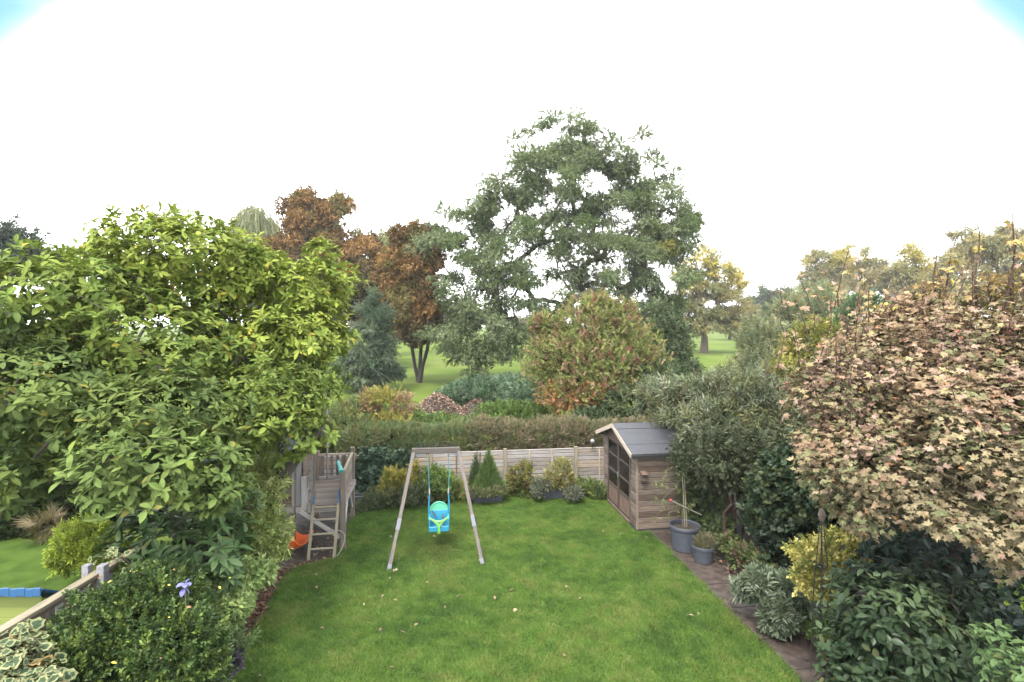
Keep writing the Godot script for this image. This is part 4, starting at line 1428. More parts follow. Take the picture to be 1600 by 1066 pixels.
	bk.box(Vector3(0, 0.46, -0.165), Vector3(0.42, 0.34, 0.03), Basis(Vector3.RIGHT, -0.1), 0.014)
	put("bucket", bk, M.swing_blue, seat)
	var hd := Geo.new()
	var rimp := []
	for k in 13:
		var a := PI * k / 12.0
		rimp.append(Vector3(cos(a) * 0.205, 0.60 + sin(a) * 0.2, -0.19 - sin(a) * 0.03))
	for k in 12:
		var p: Vector3 = rimp[k]
		var q: Vector3 = rimp[k + 1]
		var b0 := Vector3(p.x * 0.96, 0.55 - 0.045 * (1.0 - absf(p.x) / 0.205), -0.175)
		var b1 := Vector3(q.x * 0.96, 0.55 - 0.045 * (1.0 - absf(q.x) / 0.205), -0.175)
		hd.quad(b0, b1, q, p, Vector3.BACK)
		hd.quad(b0 - Vector3(0, 0, 0.028), b1 - Vector3(0, 0, 0.028), q - Vector3(0, 0, 0.028), p - Vector3(0, 0, 0.028), Vector3.FORWARD)
		hd.quad(p, q, q - Vector3(0, 0, 0.028), p - Vector3(0, 0, 0.028), p - Vector3(0, 0.55, -0.2))
	put("headrest", hd, M.swing_mint, seat)
	part_tube("headrest_rim", seat, rimp, 0.017, M.swing_mint, 8)
	var br := Geo.new()
	var barp := []
	for k in 11:
		var u := -1.0 + k * 0.2
		barp.append(Vector3(0.225 * u, 0.545 - 0.045 * (1.0 - u * u), 0.02 + 0.17 * (1.0 - u * u)))
	var rads := PackedFloat32Array()
	rads.resize(11)
	rads.fill(0.026)
	br.tube(PackedVector3Array(barp), rads, 8)
	br.tube(PackedVector3Array([Vector3(-0.11, 0.5, 0.165), Vector3(-0.04, 0.46, 0.185), Vector3(0, 0.38, 0.19), Vector3(0, 0.25, 0.185)]), PackedFloat32Array([0.018, 0.03, 0.036, 0.032]), 8)
	br.tube(PackedVector3Array([Vector3(0.11, 0.5, 0.165), Vector3(0.04, 0.46, 0.185), Vector3(0, 0.38, 0.19)]), PackedFloat32Array([0.018, 0.03, 0.036]), 8)
	put("safety_bar", br, M.swing_lime, seat)
	part_bar("strap", seat, Vector3(-0.16, 0.64, -0.14), Vector3(-0.06, 0.545, 0.0), 0.03, 0.008, M.black)
	part_bar("strap", seat, Vector3(0.085, 0.56, -0.1), Vector3(0.1, 0.32, 0.02), 0.03, 0.008, M.black, Vector3.BACK)
	part_bar("strap", seat, Vector3(0.1, 0.33, 0.04), Vector3(0.02, 0.325, 0.1), 0.03, 0.008, M.black)


# ---------------------------------------------------------------- pots and troughs
func pots_and_planters() -> void:
	for k in 2:
		var rt: float = [0.335, 0.235][k]
		var h: float = [0.54, 0.35][k]
		var lab: String = ["larger slate-grey round pot beside the summerhouse, holding a caned rose", "smaller slate-grey round pot in front, holding a tufted heather"][k]
		var p := thing("plant_pot", lab, "plant pot", garden([5.40, 5.50][k], 0.045, [-11.15, -10.5][k]), LEAN, "slate-grey pots on the path")
		var g := Geo.new()
		g.lathe([Vector2(0, 0), Vector2(rt * 0.74, 0), Vector2(rt * 0.78, 0.02), Vector2(rt * 0.93, h - 0.075), Vector2(rt * 0.985, h - 0.07), Vector2(rt, h - 0.05), Vector2(rt, h - 0.01), Vector2(rt * 0.985, h), Vector2(rt * 0.93, h), Vector2(rt * 0.9, h - 0.02), Vector2(rt * 0.88, h - 0.1), Vector2(rt * 0.87, h - 0.12)], 40)
		put("wall", g, M.pot, p)
		var s := Geo.new()
		s.lathe([Vector2(rt * 0.885, h - 0.085), Vector2(rt * 0.5, h - 0.06), Vector2(0, h - 0.05)], 24)
		put("soil", s, M.soil, p)
	# the caned rose
	var foot := garden(5.40, 0.52, -11.15)
	var rose := thing("rose", "thin bare rose tied to bamboo canes in the larger pot", "rose", foot)
	part_tube("cane", rose, [Vector3(0.0, -0.06, 0.02), Vector3(-0.03, 0.7, 0.0), Vector3(-0.05, 1.25, -0.02)], 0.011, M.wood_green, 6)
	part_tube("cane", rose, [Vector3(0.05, -0.06, 0.0), Vector3(0.0, 0.7, 0.03), Vector3(-0.02, 1.2, 0.03)], 0.011, M.wood_green, 6)
	part_tube("cane", rose, [Vector3(-0.35, 0.62, 0.04), Vector3(0.0, 0.45, 0.04), Vector3(0.36, 0.28, 0.04)], 0.009, M.rope, 6)
	var goals := []
	for k in 22:
		goals.append(Vector3(rr(-0.75, 0.15), rr(0.25, 1.25), rr(-0.25, 0.25)))
	put("stem", limbs([[Vector3(-0.03, -0.05, 0), Vector3(-0.05, 0.2, 0), Vector3(-0.04, 0.5, 0)]], goals, 0.15, 0.014, 0.004, 0.3, 5), M.bark_grey, rose)
	var bit := spray(7, 0.4, 0.24, 0.3, 0.2, 60.0).mesh(M.leaf)
	var w := Many.new()
	for g in goals:
		for k in 5:
			w.add(Transform3D(frame(rdir(), Vector3.UP, rr(0.07, 0.12)), g + rdir() * 0.05), shade(Color(0.10, 0.12, 0.05), rr(0.7, 1.4)))
	many("foliage", w, bit, rose)
	var hip := Geo.new()
	hip.lathe([Vector2(0, -0.03), Vector2(0.026, -0.01), Vector2(0.026, 0.012), Vector2(0, 0.03)], 10, Vector3(-0.33, 0.62, 0.08))
	put("rose_hip", hip, M.red, rose)
	# heather in the small pot
	var hb := []
	for k in 1:
		hb.append(spray(16, 0.22, 0.03, 0.2, 0.1, 40.0).mesh(M.leaf_dry))
	shrub("heather", "tufted grey-brown heather filling the smaller pot", "plant", garden(5.50, 0.30, -10.5), {
		"blobs": [[garden(5.50, 0.40, -10.5), Vector3(0.19, 0.15, 0.19)]], "mesh": hb, "size": 0.2, "cover": 22.0, "cols": [[Color(0.10, 0.11, 0.06), Color(0.15, 0.12, 0.09), Color(0.07, 0.09, 0.05)]], "up": 1.6, "tone_freq": 6.0, "bottom": 0.31,
	})
	# lead troughs along the fence
	var tr := [["lead-grey trough half hidden under trailing plants, left of the swing", -2.35, -15.0, 1.3], ["lead-grey trough with the clipped cone conifer", 1.42, -14.95, 0.78], ["lead-grey trough nearest the summerhouse, with a golden shrub", 3.42, -15.0, 0.86]]
	for e in tr:
		var p := thing("planter_trough", e[0], "planter", garden(e[1], 0.03, e[2]), LEAN, "troughs along the fence")
		var l: float = e[3]
		for z in [-0.14, 0.14]:
			part_box("side", p, Vector3(0, 0.15, z), Vector3(l, 0.3, 0.02), M.lead)
		for x in [-l / 2 + 0.01, l / 2 - 0.01]:
			part_box("side", p, Vector3(x, 0.15, 0), Vector3(0.02, 0.3, 0.26), M.lead)
		var g := Geo.new()
		for z in [-0.145, 0.145]:
			g.box(Vector3(0, 0.295, z), Vector3(l + 0.02, 0.03, 0.03))
		for x in [-l / 2, l / 2]:
			g.box(Vector3(x, 0.295, 0), Vector3(0.03, 0.028, 0.26))
		put("rim", g, M.lead, p)
		part_box("soil", p, Vector3(0, 0.24, 0), Vector3(l - 0.04, 0.03, 0.25), M.soil)
		for k in 2:
			var q := []
			for i in 13:
				q.append(Vector3(-l * 0.22 + k * l * 0.44 + 0.07 * cos(i * TAU / 12), 0.15 + 0.07 * sin(i * TAU / 12), 0.152))
			part_tube("moulding", p, q, 0.008, M.lead, 5)


# ---------------------------------------------------------------- next door, on the left
func neighbour() -> void:
	var t := thing("side_fence", "lichened timber side fence with sloping top rail at the left edge", "fence", Vector3(-5.66, 0, -6.3))
	part_bar("top_rail", t, Vector3(0, 1.6, 1.6), Vector3(0.03, 1.6, -2.0), 0.13, 0.045, M.wood_green)
	part_bar("top_rail", t, Vector3(0.01, 1.545, 1.6), Vector3(0.04, 1.545, -1.25), 0.06, 0.05, M.wood_brown)
	for k in 22:
		part_box("paling", t, Vector3(0.035 + rr(-0.003, 0.003), 0.77, 1.5 - k * 0.125), Vector3(0.016, 1.5, 0.112), [M.wood_grey, M.wood_brown, M.shed][k % 3])
	for z in [1.2, -1.25]:
		part_box("fence_post", t, Vector3(-0.04, 0.74, z), Vector3(0.09, 1.48, 0.09), M.wood_grey)
	part_box("concrete_post", t, Vector3(0.10, 0.86, -1.0), Vector3(0.1, 1.72, 0.1), M.concrete)
	part_box("concrete_post", t, Vector3(-0.11, 0.86, -1.0), Vector3(0.09, 1.72, 0.09), M.concrete)
	# toy house
	var h := thing("toy_house", "yellow-green toy house with blue roof edge beyond the side fence", "playhouse", Vector3(-6.95, 0, -7.6))
	h.scale = Vector3.ONE * 0.74
	for k in 9:
		part_box("wall_board", h, Vector3(0, 0.1 + k * 0.2, 0.5), Vector3(1.7, 0.194, 0.03), M.yellow_wall)
		if k < 6:
			part_box("wall_board", h, Vector3(0.85, 0.1 + k * 0.2, 0), Vector3(0.03, 0.194, 0.97), M.yellow_wall)
	part_bar("roof", h, Vector3(0, 1.98, 0.64), Vector3(0, 1.16, -0.7), 1.95, 0.04, M.blue_roof)
	for k in 14:
		part_box("roof_tile", h, Vector3(-0.91 + k * 0.14, 1.945 + (0.01 if k % 2 else -0.006), 0.67 + (0.006 if k % 2 else 0.0)), Vector3(0.143, 0.15, 0.03), M.blue_roof, Basis.IDENTITY, 0.012)
	part_box("wall_board", h, Vector3(0, 0.6, -0.5), Vector3(1.7, 1.2, 0.03), M.yellow_wall)
	part_box("wall_board", h, Vector3(-0.85, 0.6, 0), Vector3(0.03, 1.2, 0.97), M.yellow_wall)


# ---------------------------------------------------------------- trees and shrubs of the gardens
func big_leaved(called: String, label: String, category: String, at: Vector3, o: Dictionary) -> Node3D:
	var t := thing(called, label, category, at)
	var blobs := []
	for b in o.blobs:
		var e: Array = b.duplicate()
		e[0] -= at
		blobs.append(e)
	var n := int(o.cover * area_of(blobs) / (o.size * o.size) / o.whorl)
	var tips := lumps(blobs, n, o.get("shell", 0.45), o.get("rough", 0.35), o.get("freq", 1.0), o.get("bottom", 0.1) - at.y)
	var goals := []
	for k in tips.size():
		if k % maxi(1, int(tips.size() / o.twigs)) == 0:
			goals.append(tips[k][0])
	for p in o.get("shoots", []):
		goals.append(p - at)
	var w := Many.new()
	var cols: Array = gained(o)
	for p in tips:
		var axis: Vector3 = (p[1] * o.get("out", 0.8) + Vector3.UP * o.get("up", 0.8) + rdir() * 0.5).normalized()
		var bs := frame(axis, rdir(), 1.0)
		var base := tone(cols[mini(p[2], cols.size() - 1)], p[0] + at, o.get("tone_freq", 0.8), 0.12)
		for k in o.whorl:
			var a: float = k * TAU / o.whorl + rr(-0.35, 0.35)
			var open: float = rr(o.get("open_a", 0.7), o.get("open_b", 1.45))
			var d: Vector3 = bs.z * cos(open) + (bs.x * cos(a) + bs.y * sin(a)) * sin(open) + Vector3.DOWN * o.get("droop", 0.0)
			var up: Vector3 = (bs.z + Vector3.UP * o.get("flat", 0.4) + rdir() * 0.25)
			var s: float = o.size * rr(0.55, 1.3)
			w.add(Transform3D(frame(d, up, s), p[0] + bs.z * rr(-0.25, 0.1) * o.size + rdir() * o.size * o.get("scatter", 0.1)), shade(base if r01() > 0.025 else Color(base.r * 1.7, base.g * 1.15, base.b), rr(0.86, 1.17)))
	stems_of("stem", t, o.trunks, goals, o.get("step", 0.4), o.trunk_r, o.get("twig_r", 0.006), o.get("rise", 0.7), 5, o.get("bark", M.bark))
	var flat := []
	for set_ in cols:
		flat.append_array(set_)
	leaves(t, w, o.mesh, leaf_tints(o.mat, flat), flat, o.get("single", 290), o.get("cell", 11.0))
	return t


func blade_mesh(width: float, fold: float, droop: float, wide: float, m: Material, fine := true) -> ArrayMesh:
	var g := Geo.new()
	g.blade(Transform3D(), 1.0, width, fold, droop, wide, fine)
	return g.mesh(m)


func planting() -> void:
	# the big yellow-green tree on the left
	var mag := [blade_mesh(0.42, 0.35, 0.22, 0.6, M.leaf), blade_mesh(0.38, 0.5, 0.05, 0.58, M.leaf), blade_mesh(0.46, 0.2, 0.4, 0.62, M.leaf)]
	big_leaved("magnolia_tree", "large spreading tree with big yellow-green leaves filling the left side", "tree", Vector3(-5.3, 0, -9.6), {
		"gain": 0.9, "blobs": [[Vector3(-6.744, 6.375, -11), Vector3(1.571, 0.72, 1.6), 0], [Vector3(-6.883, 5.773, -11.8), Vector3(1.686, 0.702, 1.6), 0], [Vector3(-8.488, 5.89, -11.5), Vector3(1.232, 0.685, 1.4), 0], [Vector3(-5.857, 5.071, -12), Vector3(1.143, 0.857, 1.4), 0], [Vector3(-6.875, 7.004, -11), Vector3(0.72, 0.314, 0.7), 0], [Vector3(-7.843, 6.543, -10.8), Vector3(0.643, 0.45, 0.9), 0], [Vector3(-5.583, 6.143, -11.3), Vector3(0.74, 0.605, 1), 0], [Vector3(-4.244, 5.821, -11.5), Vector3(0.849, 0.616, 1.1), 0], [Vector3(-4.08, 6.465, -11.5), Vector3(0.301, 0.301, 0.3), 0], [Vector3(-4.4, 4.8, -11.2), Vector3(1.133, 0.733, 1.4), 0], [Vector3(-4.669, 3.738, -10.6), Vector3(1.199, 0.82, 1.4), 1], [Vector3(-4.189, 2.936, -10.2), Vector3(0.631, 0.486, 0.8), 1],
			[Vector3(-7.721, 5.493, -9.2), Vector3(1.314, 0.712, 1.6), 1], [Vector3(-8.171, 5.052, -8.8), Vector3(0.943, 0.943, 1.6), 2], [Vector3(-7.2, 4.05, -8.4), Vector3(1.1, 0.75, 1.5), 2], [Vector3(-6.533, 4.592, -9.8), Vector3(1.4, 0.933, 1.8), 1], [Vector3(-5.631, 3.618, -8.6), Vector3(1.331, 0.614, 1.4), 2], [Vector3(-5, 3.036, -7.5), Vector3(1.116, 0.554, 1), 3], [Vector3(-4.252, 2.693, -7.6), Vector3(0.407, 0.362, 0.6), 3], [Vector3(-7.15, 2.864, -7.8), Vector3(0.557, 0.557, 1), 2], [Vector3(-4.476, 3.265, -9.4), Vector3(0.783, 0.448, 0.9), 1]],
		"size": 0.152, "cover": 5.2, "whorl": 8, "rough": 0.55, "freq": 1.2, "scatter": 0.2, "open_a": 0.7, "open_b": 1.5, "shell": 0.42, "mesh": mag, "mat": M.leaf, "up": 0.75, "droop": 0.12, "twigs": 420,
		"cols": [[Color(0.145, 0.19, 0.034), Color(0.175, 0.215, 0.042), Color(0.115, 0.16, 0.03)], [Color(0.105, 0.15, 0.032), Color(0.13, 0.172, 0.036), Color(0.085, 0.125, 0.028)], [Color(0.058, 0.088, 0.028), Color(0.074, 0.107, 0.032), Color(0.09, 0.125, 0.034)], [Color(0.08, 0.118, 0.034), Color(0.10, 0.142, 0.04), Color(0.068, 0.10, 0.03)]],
		"trunks": [[Vector3(0, 0, 0), Vector3(0.05, 0.7, 0), Vector3(0.1, 1.5, -0.1), Vector3(0.3, 2.6, -0.3)], [Vector3(-0.1, 0, 0.1), Vector3(-0.35, 0.9, 0.1), Vector3(-0.7, 1.9, 0.2)], [Vector3(0.1, 0, -0.1), Vector3(0.4, 0.9, -0.2), Vector3(0.9, 2.0, -0.5)]],
		"trunk_r": 0.13, "twig_r": 0.007, "rise": 0.5, "step": 0.45, "cell": 13.0,
	})
	# the pink-brown maple on the right
	var lobes := [Vector2(0, 0.68), Vector2(9, 0.42), Vector2(20, 0.46), Vector2(26, 0.30), Vector2(44, 0.52), Vector2(52, 0.62), Vector2(62, 0.44), Vector2(76, 0.28), Vector2(100, 0.44), Vector2(118, 0.36), Vector2(150, 0.24), Vector2(179.5, 0.2)]
	var maple := []
	for k in 3:
		var g := Geo.new()
		g.lobed(Transform3D(), [1.0, 1.1, 0.9][k], lobes, [0.35, -0.3, 0.8][k])
		maple.append(g.mesh(M.leaf_dry))
	big_leaved("maple_tree", "pink-brown autumn maple with bare upright shoots filling the right side", "tree", Vector3(6.1, 0, -7.6), {
		"gain": 1.05, "blobs": [[Vector3(4.167, 4.042, -7), Vector3(0.417, 0.458, 0.6), 0], [Vector3(4.011, 4.143, -7.2), Vector3(0.24, 0.214, 0.3), 0], [Vector3(4.286, 4.529, -7.2), Vector3(0.257, 0.12, 0.3), 0], [Vector3(4.797, 4.8, -7.3), Vector3(0.295, 0.139, 0.3), 0], [Vector3(5.506, 5.238, -7.4), Vector3(0.264, 0.159, 0.3), 0], [Vector3(3.795, 3.439, -6.9), Vector3(0.197, 0.181, 0.25), 0], [Vector3(5.11, 5, -7.4), Vector3(0.229, 0.141, 0.3), 0], [Vector3(4.583, 4.292, -7), Vector3(0.5, 0.417, 0.8), 0], [Vector3(5.143, 4.657, -7.2), Vector3(0.471, 0.326, 0.7), 0], [Vector3(5.692, 5, -7.3), Vector3(0.435, 0.278, 0.7), 0], [Vector3(5.667, 4.555, -6.8), Vector3(0.729, 0.567, 0.9), 0], [Vector3(6.221, 4.96, -6.7), Vector3(0.479, 0.399, 0.8), 0], [Vector3(6.095, 4.276, -6.4), Vector3(0.686, 0.61, 0.9), 0], [Vector3(4.95, 3.939, -6.6), Vector3(0.864, 0.55, 0.9), 0], [Vector3(4.243, 3.468, -6.6), Vector3(0.55, 0.471, 0.7), 0], [Vector3(3.913, 3.114, -6.6), Vector3(0.275, 0.275, 0.4), 1], [Vector3(4.65, 3.312, -6.3), Vector3(0.675, 0.45, 0.8), 1], [Vector3(5.127, 3.49, -5.9), Vector3(0.702, 0.527, 0.9), 1], [Vector3(4.661, 2.998, -5.8), Vector3(0.414, 0.276, 0.5), 1], [Vector3(5.079, 2.911, -5.4), Vector3(0.321, 0.386, 0.5), 1], [Vector3(5.462, 4.004, -6.2), Vector3(0.664, 0.517, 0.9), 0], [Vector3(4.114, 2.829, -6.4), Vector3(0.305, 0.229, 0.4), 1]],
		"size": 0.086, "cover": 3.3, "whorl": 6, "rough": 0.95, "freq": 1.15, "shell": 0.5, "mesh": maple, "mat": M.leaf_dry, "up": 0.9, "droop": 0.3, "flat": 0.9, "scatter": 1.2, "open_a": 0.6, "open_b": 1.9, "twigs": 420, "tone_freq": 1.4,
		"cols": [[Color(0.165, 0.118, 0.076), Color(0.185, 0.15, 0.092), Color(0.15, 0.10, 0.072), Color(0.175, 0.155, 0.088), Color(0.115, 0.115, 0.062), Color(0.195, 0.14, 0.11)], [Color(0.15, 0.125, 0.076), Color(0.175, 0.152, 0.095), Color(0.12, 0.10, 0.064), Color(0.10, 0.108, 0.056)]],
		"trunks": [[Vector3(0, 0, 0), Vector3(0.05, 1.0, 0), Vector3(0.15, 2.2, 0.1), Vector3(0.3, 3.3, 0.2)], [Vector3(0.1, 0, 0), Vector3(-0.25, 1.3, 0.1), Vector3(-0.6, 2.8, 0.2)]],
		"trunk_r": 0.08, "twig_r": 0.0065, "rise": 1.2, "step": 0.3, "bark": M.bark_red, "cell": 12.0,
	})
	# bare upright shoots standing out of the maple's top
	var mt := get_node("maple_tree")
	var shoots := [Vector3(6.144, 6.438, -6.6), Vector3(6.089, 5.668, -6.6), Vector3(5.91, 6.239, -6.8), Vector3(6.031, 5.607, -6.8), Vector3(6.019, 6.067, -6.4), Vector3(5.674, 6.029, -7.2), Vector3(5.743, 5.557, -7.2), Vector3(5.914, 5.287, -6.9), Vector3(5.708, 5.875, -7), Vector3(6.095, 5.724, -6.4), Vector3(6.243, 5.862, -6.9), Vector3(5.486, 5.471, -7.2), Vector3(5.04, 5.217, -7.3)]
	var leafy := Many.new()
	for k in shoots.size():
		var tip: Vector3 = shoots[k] - mt.position
		var foot := Vector3(tip.x * 0.8 + rr(-0.15, 0.15), 5.15 + rr(-0.3, 0.2), tip.z * 0.9 + rr(-0.1, 0.1))
		var g := Geo.new()
		var mid := foot.lerp(tip, 0.45) + Vector3(rr(-0.05, 0.05), 0.05, 0)
		g.tube(PackedVector3Array([foot, mid, foot.lerp(tip, 0.8) + Vector3(0.01, 0.0, 0), tip]), PackedFloat32Array([0.017, 0.012, 0.009, 0.005]), 5)
		for i in 9:
			var u := 0.12 + i * 0.095
			var p := foot.lerp(tip, u)
			var d := Vector3(rr(-1, 1), rr(0.4, 1.2), rr(-1, 1)).normalized()
			var l: float = lerpf(0.3, 0.05, u) * rr(0.6, 1.3)
			g.tube(PackedVector3Array([p, p + d * l]), PackedFloat32Array([0.006, 0.003]), 4)
			if u < 0.5 or r01() < 0.15:
				for j in 3:
					leafy.add(Transform3D(frame(rdir() + Vector3(0, -0.6, 0), Vector3.UP + rdir() * 0.5, rr(0.08, 0.13)), p + d * l), shade(Color(0.26, 0.19, 0.09) if r01() < 0.7 else Color(0.30, 0.26, 0.08), rr(0.7, 1.2)))
		put("shoot", g, M.bark_red, mt)
	# twigs standing proud of the leaves
	var tw := Geo.new()
	for k in 150:
		var q: Vector3 = Vector3(rr(3.6, 6.6), rr(3.6, 5.3), rr(-7.6, -6.0)) - mt.position
		var dirn := Vector3(rr(-0.5, 0.3), rr(0.5, 1.0), rr(-0.1, 0.5)).normalized()
		var l := rr(0.3, 0.75)
		var e: Vector3 = q + dirn * l
		tw.tube(PackedVector3Array([q, q.lerp(e, 0.5) + rdir() * 0.02, e]), PackedFloat32Array([0.008, 0.006, 0.003]), 4, false)
		for j in 7:
			var u := rr(0.25, 1.0)
			leafy.add(Transform3D(frame(rdir() + Vector3(0, -0.4, 0), Vector3.UP + rdir() * 0.7, rr(0.05, 0.10)), q.lerp(e, u) + rdir() * 0.04), shade([Color(0.22, 0.15, 0.10), Color(0.24, 0.17, 0.13), Color(0.22, 0.19, 0.10)][rng.randi() % 3], rr(0.75, 1.2)))
	put("twigs", tw, M.bark_red, mt).set_meta("kind", "stuff")
	many("foliage", leafy, maple[0], mt)
	shrubs_right()
	shrubs_left()
	along_the_fence()


func shrubs_right() -> void:
	var narrow := []
	for k in 2:
		narrow.append(spray(12, 0.55, 0.13, 0.35, 0.4, 75.0).mesh(M.leaf))
	var small := []
	for k in 2:
		small.append(spray(14, 0.3, 0.15, 0.3, 0.2, 60.0).mesh(M.leaf))
	shrub("buddleia_bush", "silvery grey-green narrow-leaved bush arching over the summerhouse roof", "shrub", Vector3(5.703, 0, -13.125), {
		"gain": 0.9, "blobs": [[Vector3(5.667, 2.976, -13.6), Vector3(1.214, 0.777, 1.1)], [Vector3(4.48, 2.802, -14.2), Vector3(0.676, 0.676, 0.7)], [Vector3(6.443, 2.721, -13.2), Vector3(0.707, 0.786, 0.9)], [Vector3(4.724, 2.562, -12.8), Vector3(0.838, 0.533, 0.7)], [Vector3(5.7, 2.225, -12.6), Vector3(0.75, 0.6, 0.8), 1], [Vector3(4.244, 2.786, -15.5), Vector3(0.554, 0.554, 0.5)]],
		"mesh": narrow, "size": 0.28, "cover": 6.5, "cols": [[Color(0.095, 0.12, 0.07), Color(0.125, 0.148, 0.092), Color(0.165, 0.182, 0.135), Color(0.09, 0.11, 0.055), Color(0.12, 0.125, 0.06)], [Color(0.09, 0.11, 0.06), Color(0.12, 0.14, 0.075), Color(0.16, 0.15, 0.06)]], "rough": 0.75, "freq": 1.6, "up": 0.7, "mess": 1.2, "tone_freq": 1.6, "stems": 70, "feet": 4, "foot_spread": 0.3, "stem_r": 0.045, "fork": 1.2, "step": 0.35, "stem_mat": M.bark_grey,
	})
	# dead flower spikes standing out of it
	var bud := Many.new()
	for k in 60:
		var p := Vector3(rr(-2.4, 1.2), 0, rr(-1.3, 0.6))
		p.y = 3.35 + rr(-0.35, 0.45) - 0.1 * p.x * p.x
		bud.add(Transform3D(frame(Vector3(rr(-0.5, 0.5), 1, rr(-0.5, 0.5)), Vector3.RIGHT, rr(0.2, 0.34)), p), Color(0.13, 0.085, 0.065))
	many("flower_spike", bud, spray(18, 0.2, 0.09, 0.2, 0.1, 40.0).mesh(M.leaf_dry), get_node("buddleia_bush"))
	shrub("cotoneaster_bush", "dark small-leaved bush on many bare brown stems beside the summerhouse", "shrub", Vector3(4.857, 0, -12), {
		"gain": 0.8, "blobs": [[Vector3(4.604, 2.025, -11.9), Vector3(0.992, 0.637, 0.8)], [Vector3(5.386, 1.824, -11.6), Vector3(0.69, 0.69, 0.8)], [Vector3(4.139, 1.805, -12.2), Vector3(0.436, 0.508, 0.5)], [Vector3(5.167, 2.269, -12.4), Vector3(0.886, 0.517, 0.8)], [Vector3(5.381, 1.032, -11.3), Vector3(0.538, 0.605, 0.6), 1]],
		"mesh": small, "size": 0.24, "cover": 6.5, "cols": [[Color(0.062, 0.078, 0.045), Color(0.085, 0.10, 0.062), Color(0.048, 0.062, 0.035)], [Color(0.035, 0.05, 0.028)]], "rough": 0.4, "freq": 1.8, "tone_freq": 1.8, "stems": 90, "feet": 7, "foot_spread": 0.35, "stem_r": 0.03, "fork": 0.9, "step": 0.3, "stem_mat": M.bark_red,
	})
	var ivy := Geo.new()
	for k in 5:
		var f := Transform3D(frame(rdir() + Vector3(0, -0.4, 0), Vector3(0, 1, 0.4), 1.0), rdir() * 0.3)
		ivy.tint = shade(Color.WHITE, rr(0.75, 1.2))
		ivy.lobed(f, 0.36, [Vector2(0, 1.0), Vector2(35, 0.66), Vector2(70, 0.8), Vector2(110, 0.55), Vector2(179.5, 0.4)])
	var ivy_mesh := [ivy.mesh(M.leaf_gloss)]
	shrub("ivy_bush", "dark mature ivy mass with paler flower heads behind the golden euonymus", "shrub", Vector3(5.5, 0, -10.5), {
		"gain": 0.65, "blobs": [[Vector3(5.262, 1.843, -10.4), Vector3(0.619, 0.743, 0.7)], [Vector3(5.646, 2.268, -10.2), Vector3(0.486, 0.668, 0.7)], [Vector3(5.404, 1.054, -10.2), Vector3(0.729, 0.607, 0.7), 1], [Vector3(4.985, 1.277, -10.6), Vector3(0.379, 0.505, 0.5)], [Vector3(5.714, 1.857, -9.6), Vector3(0.457, 0.8, 0.6)]],
		"mesh": ivy_mesh, "size": 0.2, "cover": 6.0, "cols": [[Color(0.03, 0.052, 0.03), Color(0.045, 0.07, 0.038), Color(0.085, 0.105, 0.045)], [Color(0.024, 0.042, 0.026), Color(0.036, 0.056, 0.034)]], "rough": 0.35, "freq": 2.0, "tone_freq": 4.0, "stems": 20, "step": 0.3,
	})
	var gold := []
	for k in 2:
		gold.append(spray(9, 0.4, 0.27, 0.25, 0.15, 80.0).mesh(M.leaf))
	shrub("privet_hedge", "dull green hedge far behind the maple along the right boundary", "hedge", Vector3(9.6, 0, -9.8), {
		"blobs": [[Vector3(8, 2.312, -10.5), Vector3(1.5, 1, 0.8)], [Vector3(8.867, 2.258, -9.8), Vector3(1.4, 1.283, 0.8)], [Vector3(10, 3.312, -10.5), Vector3(1.375, 1, 0.8)], [Vector3(9.31, 3.426, -11.5), Vector3(1.232, 0.821, 0.8)], [Vector3(7.25, 1.312, -10.5), Vector3(0.875, 1, 0.7)], [Vector3(8, 2.929, -12), Vector3(1, 0.857, 0.8)]],
		"mesh": small, "size": 0.3, "cover": 6.0, "cols": [[Color(0.035, 0.048, 0.026), Color(0.05, 0.062, 0.034), Color(0.06, 0.06, 0.038)]], "rough": 0.4, "stems": 30, "feet": 4, "foot_spread": 0.8, "step": 0.4,
	})
	shrub("golden_euonymus", "bright yellow variegated euonymus behind the dark iron obelisk", "shrub", Vector3(5.385, 0, -9.231), {
		"gain": 1.5, "blobs": [[Vector3(4.457, 1.543, -8), Vector3(0.286, 0.248, 0.28)], [Vector3(4.933, 1.667, -8), Vector3(0.286, 0.267, 0.3)], [Vector3(4.608, 1.238, -7.9), Vector3(0.32, 0.339, 0.3)], [Vector3(5.159, 1.673, -8.1), Vector3(0.193, 0.193, 0.25)], [Vector3(4.4, 1.19, -8), Vector3(0.21, 0.248, 0.22)]],
		"mesh": gold, "size": 0.13, "cover": 4.5, "shell": 0.7, "cols": [[Color(0.30, 0.265, 0.075), Color(0.37, 0.33, 0.125), Color(0.20, 0.19, 0.05), Color(0.10, 0.12, 0.035)]], "rough": 0.35, "freq": 3.0, "tone_freq": 5.0, "stems": 30, "step": 0.15, "stem_r": 0.015,
	})
	# iron obelisk
	var ob := thing("garden_obelisk", "dark slim iron obelisk with finial standing before the golden euonymus", "plant support", Vector3(4.38, 0, -7.6))
	ob.scale = Vector3(1.0, 1.36, 1.0)
	for k in 4:
		var a := k * TAU / 4 + 0.4
		part_tube("upright", ob, [Vector3(cos(a) * 0.14, 0, sin(a) * 0.14), Vector3(cos(a) * 0.1, 0.9, sin(a) * 0.1), Vector3(cos(a) * 0.02, 1.62, sin(a) * 0.02)], 0.007, M.dark_metal, 5)
	for y in [0.35, 0.75, 1.15]:
		var r: float = 0.14 - 0.07 * y
		var ring := []
		for k in 13:
			ring.append(Vector3(cos(k * TAU / 12) * r, y, sin(k * TAU / 12) * r))
		part_tube("hoop", ob, ring, 0.006, M.dark_metal, 5)
	var fin := Geo.new()
	fin.lathe([Vector2(0, 1.6), Vector2(0.035, 1.63), Vector2(0.05, 1.68), Vector2(0.03, 1.73), Vector2(0, 1.76)], 14)
